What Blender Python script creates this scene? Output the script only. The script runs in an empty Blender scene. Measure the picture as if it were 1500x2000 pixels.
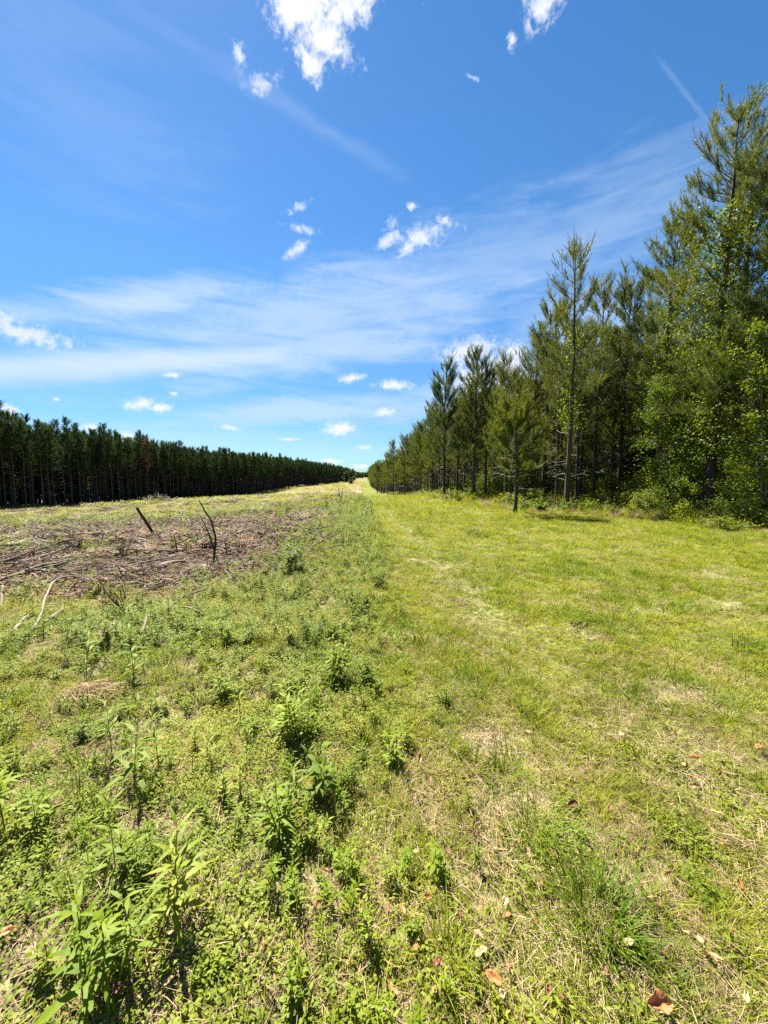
import bpy, math, random
import numpy as np
from mathutils import Vector, Matrix

# ------------------------------------------------------------------ scene, camera, light
S = bpy.context.scene
COL = S.collection
RN = random.Random(11)
NR = np.random.default_rng(11)
EYE, F, HZ = 1.6, 750.0, 937.0
PITCH = math.atan((1000 - HZ) / F)
SP, CP = math.sin(PITCH), math.cos(PITCH)

cam_d = bpy.data.cameras.new("camera")
cam = bpy.data.objects.new("camera", cam_d)
COL.objects.link(cam)
cam.location = (0, 0, EYE)
cam.rotation_euler = (math.pi / 2 - PITCH, 0, 0)
cam_d.sensor_fit = 'HORIZONTAL'
cam_d.sensor_width = 36
cam_d.lens = 18
cam_d.clip_start = 0.05
cam_d.clip_end = 6000
S.camera = cam

SUN_EL, SUN_AZ = math.radians(55), math.radians(-32)      # azimuth from +Y, towards +X
sun_dir = Vector((math.sin(SUN_AZ) * math.cos(SUN_EL), math.cos(SUN_AZ) * math.cos(SUN_EL), math.sin(SUN_EL)))
sun_d = bpy.data.lights.new("sun", 'SUN')
sun_d.energy = 5.0
sun_d.angle = math.radians(0.5)
sun_d.color = (1.0, 0.94, 0.84)
sun = bpy.data.objects.new("sun", sun_d)
COL.objects.link(sun)
sun.rotation_euler = sun_dir.to_track_quat('Z', 'Y').to_euler()

S.view_settings.view_transform = 'Standard'
S.view_settings.look = 'None'
S.view_settings.gamma = 1
S.view_settings.exposure = 2.1
S.view_settings.use_curve_mapping = False
S.render.engine = 'CYCLES'
S.cycles.max_bounces = 6
S.cycles.diffuse_bounces = 3
S.cycles.glossy_bounces = 1
S.cycles.transmission_bounces = 3
S.cycles.transparent_max_bounces = 4
S.cycles.use_denoising = False
S.cycles.denoiser = 'OPENIMAGEDENOISE'
S.cycles.denoising_input_passes = 'RGB_ALBEDO_NORMAL'
S.cycles.denoising_prefilter = 'ACCURATE'
S.cycles.sample_clamp_indirect = 4


def ray(px, py):
    a, b = (px - 750) / F, (1000 - py) / F
    return Vector((a, CP + b * SP, b * CP - SP))


# ---- world: sky texture with clouds laid out by direction
W = bpy.data.worlds.new("World")
S.world = W
W.use_nodes = True
wn, wl = W.node_tree.nodes, W.node_tree.links
wn.clear()


def wnode(t, **k):
    n = wn.new(t)
    for a, v in k.items():
        setattr(n, a, v)
    return n


def wset(sock, v):
    if hasattr(v, 'is_linked'):
        wl.new(v, sock)
    else:
        sock.default_value = v


def wmath(op, a, b=0.0, clamp=False):
    n = wnode('ShaderNodeMath', operation=op, use_clamp=clamp)
    wset(n.inputs[0], a)
    wset(n.inputs[1], b)
    return n.outputs[0]


sky = wnode('ShaderNodeTexSky', sky_type='NISHITA')
sky.sun_disc = False
sky.sun_elevation = SUN_EL
sky.sun_rotation = SUN_AZ
sky.air_density = 1.0
sky.dust_density = 0.05
sky.ozone_density = 2.2
hs = wnode('ShaderNodeHueSaturation')
hs.inputs['Saturation'].default_value = 1.28
hs.inputs['Value'].default_value = 0.79
wl.new(sky.outputs[0], hs.inputs['Color'])
tc = wnode('ShaderNodeTexCoord')
DIR = tc.outputs['Generated']
sep = wnode('ShaderNodeSeparateXYZ')
wl.new(DIR, sep.inputs[0])
hr = wnode('ShaderNodeValToRGB')
hr.color_ramp.elements[0].position = 0.0
hr.color_ramp.elements[0].color = (.36, .56, .70, 1)
hr.color_ramp.elements[1].position = .42
hr.color_ramp.elements[1].color = (1, 1, 1, 1)
wl.new(sep.outputs['Z'], hr.inputs[0])
air = wnode('ShaderNodeMix', data_type='RGBA', blend_type='MULTIPLY')
air.inputs[0].default_value = 1
wl.new(hs.outputs[0], air.inputs[6])
wl.new(hr.outputs[0], air.inputs[7])


def wnoise(scale, detail, rough, dist=0.0, mp=None):
    n = wnode('ShaderNodeTexNoise')
    n.inputs['Scale'].default_value = scale
    n.inputs['Detail'].default_value = detail
    n.inputs['Roughness'].default_value = rough
    n.inputs['Distortion'].default_value = dist
    src = DIR
    if mp:
        m = wnode('ShaderNodeMapping')
        m.inputs['Rotation'].default_value = mp[0]
        m.inputs['Scale'].default_value = mp[1]
        wl.new(DIR, m.inputs['Vector'])
        src = m.outputs[0]
    wl.new(src, n.inputs['Vector'])
    return n.outputs[0]


puff = wnoise(13, 8, 0.62, 0.3)
fine = wnoise(80, 7, 0.66, 0.6)
streak = wnoise(3.5, 7, 0.62, 0.5, ((0.05, 0.25, 0.1), (1.6, 1.0, 9.0)))
puffs = wmath('ADD', wmath('MULTIPLY', wmath('SUBTRACT', puff, 0.5), 3.6), wmath('MULTIPLY', wmath('SUBTRACT', fine, 0.5), 2.2))
small = wmath('ADD', wmath('MULTIPLY', wmath('SUBTRACT', puff, 0.5), 1.2), wmath('MULTIPLY', wmath('SUBTRACT', fine, 0.5), 2.4))
torn = wmath('ADD', wmath('MULTIPLY', wmath('SUBTRACT', wnoise(24, 8, .68, .8), 0.5), 4.0), wmath('MULTIPLY', wmath('SUBTRACT', fine, 0.5), 3.2))
streaks = wmath('ADD', wmath('MULTIPLY', wmath('SUBTRACT', streak, 0.5), 2.3), wmath('MULTIPLY', wmath('SUBTRACT', fine, 0.5), 0.4))

bands = wmath('MULTIPLY', streaks, 0.55)


def cloud(px, py, w, h, ang, noise, soft, dens):
    """An elliptical density in the sky round one direction; w, h are half sizes, ang turns it."""
    c = ray(px, py)
    ca, sa = math.cos(math.radians(ang)), math.sin(math.radians(ang))
    cn = c.normalized()
    rv = ray(px + w * ca, py - w * sa).normalized() - cn
    uv = ray(px - h * sa, py - h * ca).normalized() - cn
    r = (rv - cn * rv.dot(cn)).normalized()
    u = uv - cn * uv.dot(cn)
    sy = (u - r * u.dot(r)).length
    u = (u - r * u.dot(r)).normalized()
    if r.cross(u).dot(cn) < 0:
        u = -u
    m = Matrix((r, u, r.cross(u))).transposed()
    mp = wnode('ShaderNodeMapping', vector_type='TEXTURE')
    mp.inputs['Location'].default_value = cn
    mp.inputs['Rotation'].default_value = m.to_euler('XYZ')
    mp.inputs['Scale'].default_value = (rv.length, sy, 0.5)
    wl.new(DIR, mp.inputs['Vector'])
    ln = wnode('ShaderNodeVectorMath', operation='LENGTH')
    wl.new(mp.outputs[0], ln.inputs[0])
    q = wmath('SUBTRACT', ln.outputs['Value'], noise)
    mr = wnode('ShaderNodeMapRange', interpolation_type='SMOOTHSTEP')
    wl.new(q, mr.inputs['Value'])
    mr.inputs['From Min'].default_value = 1.0 + soft * 0.4
    mr.inputs['From Max'].default_value = 1.0 - soft
    mr.inputs['To Min'].default_value = 0
    mr.inputs['To Max'].default_value = dens
    return mr.outputs[0]


def union(lst):
    o = lst[0]
    for x in lst[1:]:
        o = wmath('MAXIMUM', o, x)
    return o


cumulus = []
for a in [(600, 20, 70, 48, 0), (680, 15, 62, 42, 25), (628, 75, 62, 46, -30), (618, 128, 34, 34, -40), (560, 28, 30, 42, 20),
          (735, -60, 110, 60, 0), (1058, 18, 40, 34, 35), (1032, 52, 16, 22, 40), (1001, 78, 11, 20, 0)]:
    cumulus.append(cloud(*a, puffs, 0.85, 1.0))
for a in [(517, 163, 27, 20, 25), (468, 108, 14, 20, -40), (925, 152, 15, 5, -25),
          (581, 405, 18, 8, 30), (590, 448, 26, 8, -15), (583, 484, 28, 10, 35), (803, 403, 9, 7, 0),
          (765, 432, 16, 10, 35), (757, 470, 22, 9, 30), (822, 460, 42, 20, 18), (868, 432, 22, 9, -20), (800, 482, 20, 9, 40),
          (45, 650, 88, 17, -10), (-10, 625, 60, 18, 0)]:
    cumulus.append(cloud(*a, torn, 1.3, 0.8))
for a in [(272, 790, 30, 12, 8), (315, 796, 24, 9, 4), (336, 733, 20, 5, 0), (682, 739, 30, 9, 6), (765, 752, 34, 10, 0), (660, 838, 36, 12, 0),
          (748, 806, 20, 7, 0), (710, 874, 14, 5, 5), (452, 836, 22, 5, -6), (563, 858, 20, 3, 0), (110, 780, 9, 4, 0),
          (340, 768, 8, 4, 0), (645, 900, 22, 5, 0), (705, 911, 16, 4, 0), (175, 836, 16, 9, 0), (250, 852, 16, 9, 0), (15, 800, 26, 11, 0),
          (918, 688, 56, 30, 10), (985, 722, 60, 40, -20), (1010, 770, 70, 50, 0), (1008, 688, 26, 18, 0), (940, 740, 60, 44, 0), (890, 690, 24, 10, 10)]:
    cumulus.append(cloud(*a, small, 1.0, 0.92))
cirrus = []
for a in [(330, 705, 480, 36, 3, .95), (-40, 720, 300, 32, 0, .9), (640, 680, 360, 56, 10, .65), (640, 800, 360, 34, 5, .62), (880, 780, 200, 40, 10, .6), (300, 585, 200, 44, 8, .75),
          (60, 610, 130, 36, 0, .45), (620, 610, 560, 100, 10, .6), (950, 520, 460, 110, 16, .36), (1180, 440, 280, 110, 25, .34), (590, 225, 300, 22, -32, .14), (150, 220, 320, 150, -30, .12),
          (1345, 190, 110, 8, -52, .16), (250, 860, 600, 42, 0, .3), (60, 60, 260, 150, -30, .12), (700, 880, 400, 14, 0, .2), (1150, 640, 260, 90, 0, .4)]:
    cirrus.append(cloud(*a[:5], bands if a[5] > .88 else streaks, 1.0, a[5]))
dens_c = union(cumulus)
dens_w = union(cirrus)


def wmix(fac, a, b):
    n = wnode('ShaderNodeMix', data_type='RGBA')
    wset(n.inputs[0], fac)
    wset(n.inputs[6], a)
    wset(n.inputs[7], b)
    return n.outputs[2]


bg_sky = wnode('ShaderNodeBackground')
c1 = wmix(dens_w, air.outputs[2], (3.3, 4.05, 5.1, 1))
shade = wmath('MULTIPLY', wmath('SUBTRACT', puff, 0.42), 3.0, True)
cumcol = wmix(shade, (4.4, 4.6, 5.1, 1), (5.3, 5.4, 5.5, 1))
c2 = wmix(dens_c, c1, cumcol)
wl.new(c2, bg_sky.inputs['Color'])
bg_sky.inputs['Strength'].default_value = 0.05
wout = wnode('ShaderNodeOutputWorld')
wl.new(bg_sky.outputs[0], wout.inputs['Surface'])
W.cycles.sampling_method = 'MANUAL'
W.cycles.sample_map_resolution = 512


# ------------------------------------------------------------------ helpers
def sstep(a, b, x):
    t = np.clip((np.asarray(x, float) - a) / (b - a), 0, 1)
    return t * t * (3 - 2 * t)


def _hash(ix, iy, s):
    h = (ix.astype(np.int64) * 374761393 + iy.astype(np.int64) * 668265263 + s * 1442695041) & 0x7fffffff
    h = ((h ^ (h >> 13)) * 1274126177) & 0x7fffffff
    return ((h ^ (h >> 16)) & 0xffff) / 65535.0


def vnoise(x, y, s=0):
    x, y = np.asarray(x, float), np.asarray(y, float)
    ix, iy = np.floor(x), np.floor(y)
    fx, fy = x - ix, y - iy
    fx, fy = fx * fx * (3 - 2 * fx), fy * fy * (3 - 2 * fy)
    a, b = _hash(ix, iy, s), _hash(ix + 1, iy, s)
    c, d = _hash(ix, iy + 1, s), _hash(ix + 1, iy + 1, s)
    return (a + (b - a) * fx) * (1 - fy) + (c + (d - c) * fx) * fy


def fbm(x, y, s=0, o=4):
    v, amp, tot, f = 0, 0.5, 0, 1.0
    for k in range(o):
        v = v + amp * vnoise(np.asarray(x) * f, np.asarray(y) * f, s + 17 * k)
        tot += amp
        amp *= 0.5
        f *= 2.03
    return v / tot


class MB:
    def __init__(self):
        self.v, self.f, self.n = [], [], 0

    def add(self, verts, faces, mat=0):
        verts = np.asarray(verts, float).reshape(-1, 3)
        for f in faces:
            f = np.asarray(f, int)
            if f.size:
                self.f.append((f + self.n, mat))
        self.v.append(verts)
        self.n += len(verts)

    def mesh(self, name, mats, smooth=False):
        me = bpy.data.meshes.new(name)
        V = np.concatenate(self.v)
        me.vertices.add(len(V))
        me.vertices.foreach_set('co', V.astype(np.float32).ravel())
        loops = np.concatenate([f.ravel() for f, m in self.f])
        cnt = np.concatenate([np.full(len(f), f.shape[1]) for f, m in self.f])
        mi = np.concatenate([np.full(len(f), m) for f, m in self.f])
        st = np.concatenate([[0], np.cumsum(cnt)[:-1]])
        me.loops.add(len(loops))
        me.loops.foreach_set('vertex_index', loops.astype(np.int32))
        me.polygons.add(len(cnt))
        me.polygons.foreach_set('loop_start', st.astype(np.int32))
        me.polygons.foreach_set('loop_total', cnt.astype(np.int32))
        me.polygons.foreach_set('material_index', mi.astype(np.int32))
        me.polygons.foreach_set('use_smooth', np.full(len(cnt), smooth))
        for m in mats:
            me.materials.append(m)
        me.update(calc_edges=True)
        return me

    def obj(self, name, mats, parent=None, smooth=False):
        o = bpy.data.objects.new(name, self.mesh(name, mats, smooth))
        COL.objects.link(o)
        if parent:
            o.parent = parent
        return o


def norm(a):
    return a / np.maximum(np.linalg.norm(a, axis=-1, keepdims=True), 1e-9)


def tube(mb, pts, rad, sides=6, mat=0, cap=True, rough=0.0):
    pts = np.asarray(pts, float)
    n = len(pts)
    rad = np.broadcast_to(np.asarray(rad, float), (n,))
    d = norm(np.gradient(pts, axis=0))
    ref = np.array([0.31, 0.17, 0.93]) if abs(d[0][2]) < 0.8 else np.array([0.9, 0.4, 0.1])
    a = norm(np.cross(d, ref))
    b = np.cross(d, a)
    th = np.linspace(0, 2 * np.pi, sides, endpoint=False)
    rr = rad[:, None] * (1 + rough * NR.uniform(-1, 1, (n, sides)))
    V = pts[:, None] + rr[..., None] * (a[:, None] * np.cos(th)[None, :, None] + b[:, None] * np.sin(th)[None, :, None])
    i = np.arange(n - 1)[:, None] * sides
    j = np.arange(sides)[None]
    k = (j + 1) % sides
    q = np.stack([i + j, i + k, i + sides + k, i + sides + j], -1).reshape(-1, 4)
    fs = [q]
    if cap:
        fs.append(np.arange(sides)[None, ::-1])
        fs.append((np.arange(sides) + (n - 1) * sides)[None])
    mb.add(V, fs, mat)


BLADE = [1, .85, .55, 0]
LEAF = [.10, .8, 1, .6, 0]
ROUND = [.2, 1, .95, .35]
NEEDLE = [1, 0]


def leaves(mb, base, d, up, L, Wd, droop, prof, mat=0, fold=0.0):
    """Strips from base along d, bending away from up; prof = half-width profile."""
    base, d, up = (np.asarray(x, float) for x in (base, d, up))
    N = len(base)
    L, Wd, droop = (np.broadcast_to(np.asarray(x, float), (N,)) for x in (L, Wd, droop))
    d = norm(d)
    side = norm(np.cross(d, up))
    upn = np.cross(side, d)
    k = len(prof)
    tip = prof[-1] == 0
    V = []
    for i, w in enumerate(prof):
        t = i / (k - 1)
        c = base + d * (L * t)[:, None] - upn * (L * droop * t * t)[:, None]
        if tip and i == k - 1:
            V.append(c[:, None])
        else:
            s = side * (Wd * w * 0.5)[:, None]
            if fold:
                s2 = upn * (Wd * w * 0.5 * fold)[:, None]
                V.append(np.stack([c - s + s2, c + s + s2], 1))
            else:
                V.append(np.stack([c - s, c + s], 1))
    V = np.concatenate(V, 1)
    m = V.shape[1]
    o = np.arange(N)[:, None] * m
    fs = []
    nq = k - 1 - (1 if tip else 0)
    for i in range(nq):
        fs.append(o + np.array([[2 * i, 2 * i + 1, 2 * i + 3, 2 * i + 2]]))
    if tip:
        fs.append(o + np.array([[2 * nq, 2 * nq + 1, 2 * nq + 2]]))
    mb.add(V.reshape(-1, 3), fs, mat)


def sph(n, zlo=-1, zhi=1, r=None):
    r = r or NR
    z = r.uniform(zlo, zhi, n)
    a = r.uniform(0, 2 * np.pi, n)
    s = np.sqrt(np.maximum(0, 1 - z * z))
    return np.stack([s * np.cos(a), s * np.sin(a), z], 1)


def tag(o, label=None, cat=None, group=None, kind=None):
    if label:
        o['label'] = label
    if cat:
        o['category'] = cat
    if group:
        o['group'] = group
    if kind:
        o['kind'] = kind
    return o


def empty(name, loc, rz=0.0, sc=1.0):
    o = bpy.data.objects.new(name, None)
    COL.objects.link(o)
    o.location = loc
    o.rotation_euler = (0, 0, rz)
    o.scale = (sc, sc, sc)
    o.empty_display_size = 0.2
    return o


def copy_tree(o, parent=None):
    c = o.copy()
    COL.objects.link(c)
    c.parent = parent
    for ch in list(o.children):
        copy_tree(ch, c)
    return c


# ------------------------------------------------------------------ materials
def mat_new(name):
    m = bpy.data.materials.new(name)
    m.use_nodes = True
    nt = m.node_tree
    nt.nodes.clear()
    out = nt.nodes.new('ShaderNodeOutputMaterial')
    return m, nt, out


def nn(nt, t, **k):
    n = nt.nodes.new(t)
    for a, v in k.items():
        setattr(n, a, v)
    return n


def ramp(nt, src, stops):
    r = nn(nt, 'ShaderNodeValToRGB')
    e = r.color_ramp.elements
    while len(e) < len(stops):
        e.new(0.5)
    for i, (p, c) in enumerate(stops):
        e[i].position = p
        e[i].color = (*c, 1)
    nt.links.new(src, r.inputs[0])
    return r.outputs[0]


def leaf_mat(name, cols, trans=0.4, rough=0.5, spec=0.3, scale=3.0, tcol=None, rnd=0.6):
    """Foliage: colour varies per instance and with position; part of the light passes through."""
    m, nt, out = mat_new(name)
    L = nt.links
    oi = nn(nt, 'ShaderNodeObjectInfo')
    geo = nn(nt, 'ShaderNodeNewGeometry')
    no = nn(nt, 'ShaderNodeTexNoise')
    no.inputs['Scale'].default_value = scale
    no.inputs['Detail'].default_value = 3
    L.new(geo.outputs['Position'], no.inputs['Vector'])
    mx = nn(nt, 'ShaderNodeMath', operation='MULTIPLY_ADD')
    L.new(oi.outputs['Random'], mx.inputs[0])
    mx.inputs[1].default_value = rnd * 0.5
    m2 = nn(nt, 'ShaderNodeMath', operation='MULTIPLY_ADD')
    L.new(no.outputs[0], m2.inputs[0])
    m2.inputs[1].default_value = 1.6
    m2.inputs[2].default_value = -0.3 - rnd * 0.25 - 0.2
    L.new(m2.outputs[0], mx.inputs[2])
    m3 = nn(nt, 'ShaderNodeMath', operation='MULTIPLY_ADD')
    L.new(geo.outputs['Random Per Island'], m3.inputs[0])
    m3.inputs[1].default_value = 0.4
    L.new(mx.outputs[0], m3.inputs[2])
    col = ramp(nt, m3.outputs[0], [(i / (len(cols) - 1), c) for i, c in enumerate(cols)])
    p = nn(nt, 'ShaderNodeBsdfPrincipled')
    L.new(col, p.inputs['Base Color'])
    p.inputs['Roughness'].default_value = rough
    p.inputs['Specular IOR Level'].default_value = spec
    t = nn(nt, 'ShaderNodeBsdfTranslucent')
    g = nn(nt, 'ShaderNodeMix', data_type='RGBA', blend_type='MULTIPLY')
    g.inputs[0].default_value = 1
    L.new(col, g.inputs[6])
    g.inputs[7].default_value = (*(tcol or (1.75, 1.5, 0.5)), 1)
    L.new(g.outputs[2], t.inputs['Color'])
    ms = nn(nt, 'ShaderNodeMixShader')
    ms.inputs[0].default_value = trans
    L.new(p.outputs[0], ms.inputs[1])
    L.new(t.outputs[0], ms.inputs[2])
    L.new(ms.outputs[0], out.inputs['Surface'])
    return m


def wood_mat(name, cols, scale=9.0, stretch=(1, 1, 0.15), bump=0.5, rough=0.85):
    m, nt, out = mat_new(name)
    L = nt.links
    tcn = nn(nt, 'ShaderNodeTexCoord')
    mp = nn(nt, 'ShaderNodeMapping')
    mp.inputs['Scale'].default_value = stretch
    L.new(tcn.outputs['Object'], mp.inputs['Vector'])
    no = nn(nt, 'ShaderNodeTexNoise')
    no.inputs['Scale'].default_value = scale
    no.inputs['Detail'].default_value = 6
    no.inputs['Roughness'].default_value = 0.65
    L.new(mp.outputs[0], no.inputs['Vector'])
    oi = nn(nt, 'ShaderNodeObjectInfo')
    ad = nn(nt, 'ShaderNodeMath', operation='MULTIPLY_ADD')
    L.new(oi.outputs['Random'], ad.inputs[0])
    ad.inputs[1].default_value = 0.4
    sb = nn(nt, 'ShaderNodeMath', operation='MULTIPLY_ADD')
    L.new(no.outputs[0], sb.inputs[0])
    sb.inputs[1].default_value = 1.7
    sb.inputs[2].default_value = -0.55
    L.new(sb.outputs[0], ad.inputs[2])
    col = ramp(nt, ad.outputs[0], [(i / (len(cols) - 1), c) for i, c in enumerate(cols)])
    p = nn(nt, 'ShaderNodeBsdfPrincipled')
    L.new(col, p.inputs['Base Color'])
    p.inputs['Roughness'].default_value = rough
    p.inputs['Specular IOR Level'].default_value = 0.2
    bp = nn(nt, 'ShaderNodeBump')
    bp.inputs['Strength'].default_value = bump
    bp.inputs['Distance'].default_value = 0.03
    L.new(no.outputs[0], bp.inputs['Height'])
    L.new(bp.outputs[0], p.inputs['Normal'])
    L.new(p.outputs[0], out.inputs['Surface'])
    return m


M_GRASS = leaf_mat('grass_blade', [(.075, .11, .008), (.15, .185, .012), (.21, .235, .018), (.28, .27, .04)], .36, .6, .12, 1.3)
M_GRASSY = leaf_mat('grass_lush', [(.05, .10, .007), (.10, .16, .009), (.15, .205, .013), (.20, .24, .02)], .36, .55, .15, 1.3)
M_STRAW = leaf_mat('dead_straw', [(.20, .13, .06), (.30, .22, .115), (.38, .29, .165), (.44, .36, .22)], .22, .7, .1, 2.0, (1.1, 1.05, .9))
M_WEED = leaf_mat('weed_leaf', [(.07, .115, .007), (.115, .17, .009), (.165, .215, .012), (.24, .27, .02)], .38, .55, .14, 1.2)
M_COVER = leaf_mat('cover_leaf', [(.07, .105, .008), (.115, .16, .011), (.17, .205, .016), (.25, .26, .03)], .35, .55, .14, 1.0)
M_MOSS = leaf_mat('feathery_leaf', [(.17, .17, .025), (.24, .235, .04), (.32, .30, .065)], .35, .7, .1, 3.0)
M_DARKLEAF = leaf_mat('dark_leaf', [(.018, .036, .007), (.03, .055, .010), (.045, .075, .014)], .25, .55, .15, 4.0)
M_LITTER = leaf_mat('slash_litter', [(.07, .036, .02), (.18, .10, .055), (.28, .18, .105), (.40, .29, .19)], .05, .8, .1, 1.2, (1, 1, 1))
M_NEEDLE = leaf_mat('pine_needle', [(.026, .042, .006), (.066, .088, .010), (.115, .135, .015), (.175, .175, .022)], .38, .55, .2, .5, (1.5, 1.5, .6))
M_NEEDLE_B = leaf_mat('pine_needle_bluish', [(.024, .044, .012), (.050, .078, .018), (.09, .118, .022), (.135, .155, .028)], .38, .55, .2, .5, (1.4, 1.45, .8))
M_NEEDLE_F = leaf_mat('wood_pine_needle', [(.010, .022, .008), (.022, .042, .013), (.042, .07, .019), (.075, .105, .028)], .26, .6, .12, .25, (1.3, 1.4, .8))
M_NEEDLE_RED = leaf_mat('dead_pine_needle', [(.10, .035, .018), (.16, .06, .03), (.2, .09, .05)], .2, .6, .2, .5, (1.2, 1, .7))
M_CANDLE = leaf_mat('pine_candle', [(.07, .075, .03), (.11, .10, .045), (.16, .14, .07)], .1, .6, .2, 2.0)
M_BROAD = leaf_mat('broad_leaf', [(.032, .068, .006), (.07, .12, .009), (.115, .17, .013), (.17, .215, .022)], .38, .5, .16, 1.0)
M_BROADM = leaf_mat('broad_leaf_mid', [(.034, .07, .007), (.075, .125, .010), (.13, .18, .015), (.2, .235, .026)], .4, .5, .16, 1.2)
M_BROADY = leaf_mat('broad_leaf_light', [(.07, .11, .008), (.13, .175, .012), (.2, .235, .02)], .44, .5, .16, 1.5)
M_BARK = wood_mat('pine_bark', [(.010, .008, .006), (.032, .024, .018), (.07, .052, .038), (.13, .10, .076)], 16)
M_TWIG = wood_mat('twig', [(.06, .045, .032), (.12, .095, .07), (.19, .16, .125)], 12)
M_DEADLIMB = wood_mat('dead_limb', [(.14, .12, .095), (.26, .225, .18), (.36, .32, .26)], 10)
M_STICK_P = wood_mat('bleached_wood', [(.085, .066, .05), (.19, .155, .118), (.29, .245, .19)], 7, (1, 1, 1), .4)
M_STICK_G = wood_mat('grey_wood', [(.045, .031, .021), (.13, .095, .066), (.24, .185, .135)], 8, (1, 1, 1), .5)
M_STICK_D = wood_mat('dark_wood', [(.016, .011, .009), (.04, .028, .02), (.085, .06, .045)], 10, (1, 1, 1), .6)
M_CUT = wood_mat('cut_wood', [(.22, .14, .08), (.36, .26, .16), (.45, .34, .22)], 18, (1, 1, 1), .2)
M_ORANGE = leaf_mat('dead_leaf_orange', [(.26, .10, .03), (.38, .175, .06), (.48, .28, .12)], .25, .5, .3, 18, (1.2, 1, .7))
M_RUST = leaf_mat('dead_leaf_rust', [(.12, .045, .022), (.2, .085, .04), (.28, .14, .07)], .2, .55, .3, 18, (1.2, .9, .7))
M_TAN = leaf_mat('dead_leaf_tan', [(.32, .20, .09), (.45, .31, .15), (.55, .42, .24)], .25, .6, .25, 18, (1.1, 1, .8))


# ------------------------------------------------------------------ terrain
def pix(px, py, y):
    """World point on the ray through a spot of the photograph, y metres ahead."""
    r = ray(px, py)
    return (r.x * y / r.y, y, EYE + r.z * y / r.y)


CTRL = []
for yy in (-8, 0, 3, 8):
    for xx in (-8, -3, 0, 4, 10):
        CTRL.append((xx, yy, 0.0 if xx > -5 else -0.06 * max(yy, 0) / 8 * 2))
CTRL += [(60, -8, 0), (60, 10, 0.2), (-60, -8, -2.0), (-60, 10, -2.6), (-30, 6, -.9)]
for a in [(415, 1105, 7.2), (150, 1060, 11), (300, 1042, 14.6), (150, 1030, 22), (20, 1012, 46), (400, 1000, 44), (550, 982, 60), (620, 966, 100),
          (550, 1000, 30), (650, 971, 55), (1108, 1000, 19), (1385, 1011, 16.4), (1008, 1004, 17.8), (925, 975, 31.6), (868, 973, 33), (760, 970, 42),
          (840, 971, 45), (712, 967, 140), (705, 947, 300), (705, 940, 520), (790, 965, 100), (745, 964, 150),
          (0, 995, 68), (300, 978, 110), (500, 966, 165), (560, 952, 228), (640, 945, 345), (692, 940, 600)]:
    CTRL.append(pix(*a))
CTRL += [(-4.3, 80, -2.5), (2, 72, -2.0), (30, 20, 0.1), (45, 60, -.6), (40, 150, -3), (100, 200, -4), (120, 40, 0), (-110, 60, -4.2), (-110, 200, -5), (-110, 400, -2), (-200, 100, -4),
         (0, 900, 7), (-200, 900, 7), (200, 900, 7), (0, 1500, 20), (-700, 1500, 20), (700, 1500, 20), (-500, 500, 0), (500, 500, 0), (0, 3000, 30), (20, 500, -.5), (30, 300, -2.5)]
CTRL = np.array(CTRL, float)


def warp(x, y):
    yy = np.maximum(np.asarray(y, float), -8) + 14
    return np.stack([np.asarray(x, float) / (yy + 6), np.log(yy) * 1.1], -1)


def _tps(r2):
    return r2 * np.log(np.maximum(r2, 1e-12)) * 0.5


_cw = warp(CTRL[:, 0], CTRL[:, 1])
_n = len(_cw)
_K = _tps(((_cw[:, None] - _cw[None]) ** 2).sum(-1)) + 2e-4 * np.eye(_n)
_P = np.concatenate([np.ones((_n, 1)), _cw], 1)
_A = np.zeros((_n + 3, _n + 3))
_A[:_n, :_n] = _K
_A[:_n, _n:] = _P
_A[_n:, :_n] = _P.T
_sol = np.linalg.solve(_A, np.concatenate([CTRL[:, 2], np.zeros(3)]))


def hz0(x, y):
    w = warp(x, y)
    sh = w.shape[:-1]
    w = w.reshape(-1, 2)
    z = np.empty(len(w))
    for i in range(0, len(w), 20000):
        ww = w[i:i + 20000]
        z[i:i + 20000] = _tps(((ww[:, None] - _cw[None]) ** 2).sum(-1)) @ _sol[:_n] + _sol[_n] + ww @ _sol[_n + 1:]
    z = z.reshape(sh)
    return z * (1 - .92 * sstep(140, 520, np.abs(x)) * (1 - sstep(500, 900, y)))


def edge_r(y):
    return np.interp(y, [0, 10, 13, 16, 18, 20, 25, 31, 50, 80, 120, 150, 250, 600], [17, 14, 12.6, 11, 9, 7.6, 6.6, 5.4, 5.0, 4.2, 1.0, -2, -9, -25])


def edge_l(y):
    return np.interp(y, [20, 68, 110, 165, 228, 345, 600], [-68, -68, -66, -56, -57, -51, -47])


def lane_l(x, y):
    return 0.25 - 0.045 * np.asarray(y) + 0.5 * (fbm(np.asarray(y) * .5, np.asarray(x) * .2, 5) - .5)


def worn(x, y):
    w = 0
    for off, k in ((1.15, 1.0), (4.5, .8)):
        c = off - 0.035 * y + 0.3 * np.sin(y * .16 + off)
        w = np.maximum(w, k * np.exp(-((x - c) / .38) ** 2))
    return w * sstep(2.5, 5, y) * (1 - sstep(45, 60, y)) * sstep(.3, .52, fbm(x * .9, y * .45, 23))


def mown(x, y):
    return sstep(-.7, .5, x - lane_l(x, y)) * (1 - sstep(-1.6, .2, x - edge_r(y)))


def slash(x, y):
    d = lane_l(x, y) - 1.3 - x + 1.2 * (fbm(x * .5, y * .5, 9) - .5)
    return sstep(0, 1.4, d) * sstep(4.6, 7.0, y + 1.6 * (fbm(x * .7, y * .7, 3) - .5) + 0.12 * np.minimum(x + 4, 0) * -1)


def brown(x, y):
    return slash(x, y) * (1 - .8 * sstep(11, 26, y + 3 * (fbm(x * .25, y * .25, 21) - .5))) * sstep(.32, .52, fbm(x * .33, y * .33, 77) + .14 * sstep(-2.2, -5, x))


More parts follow.
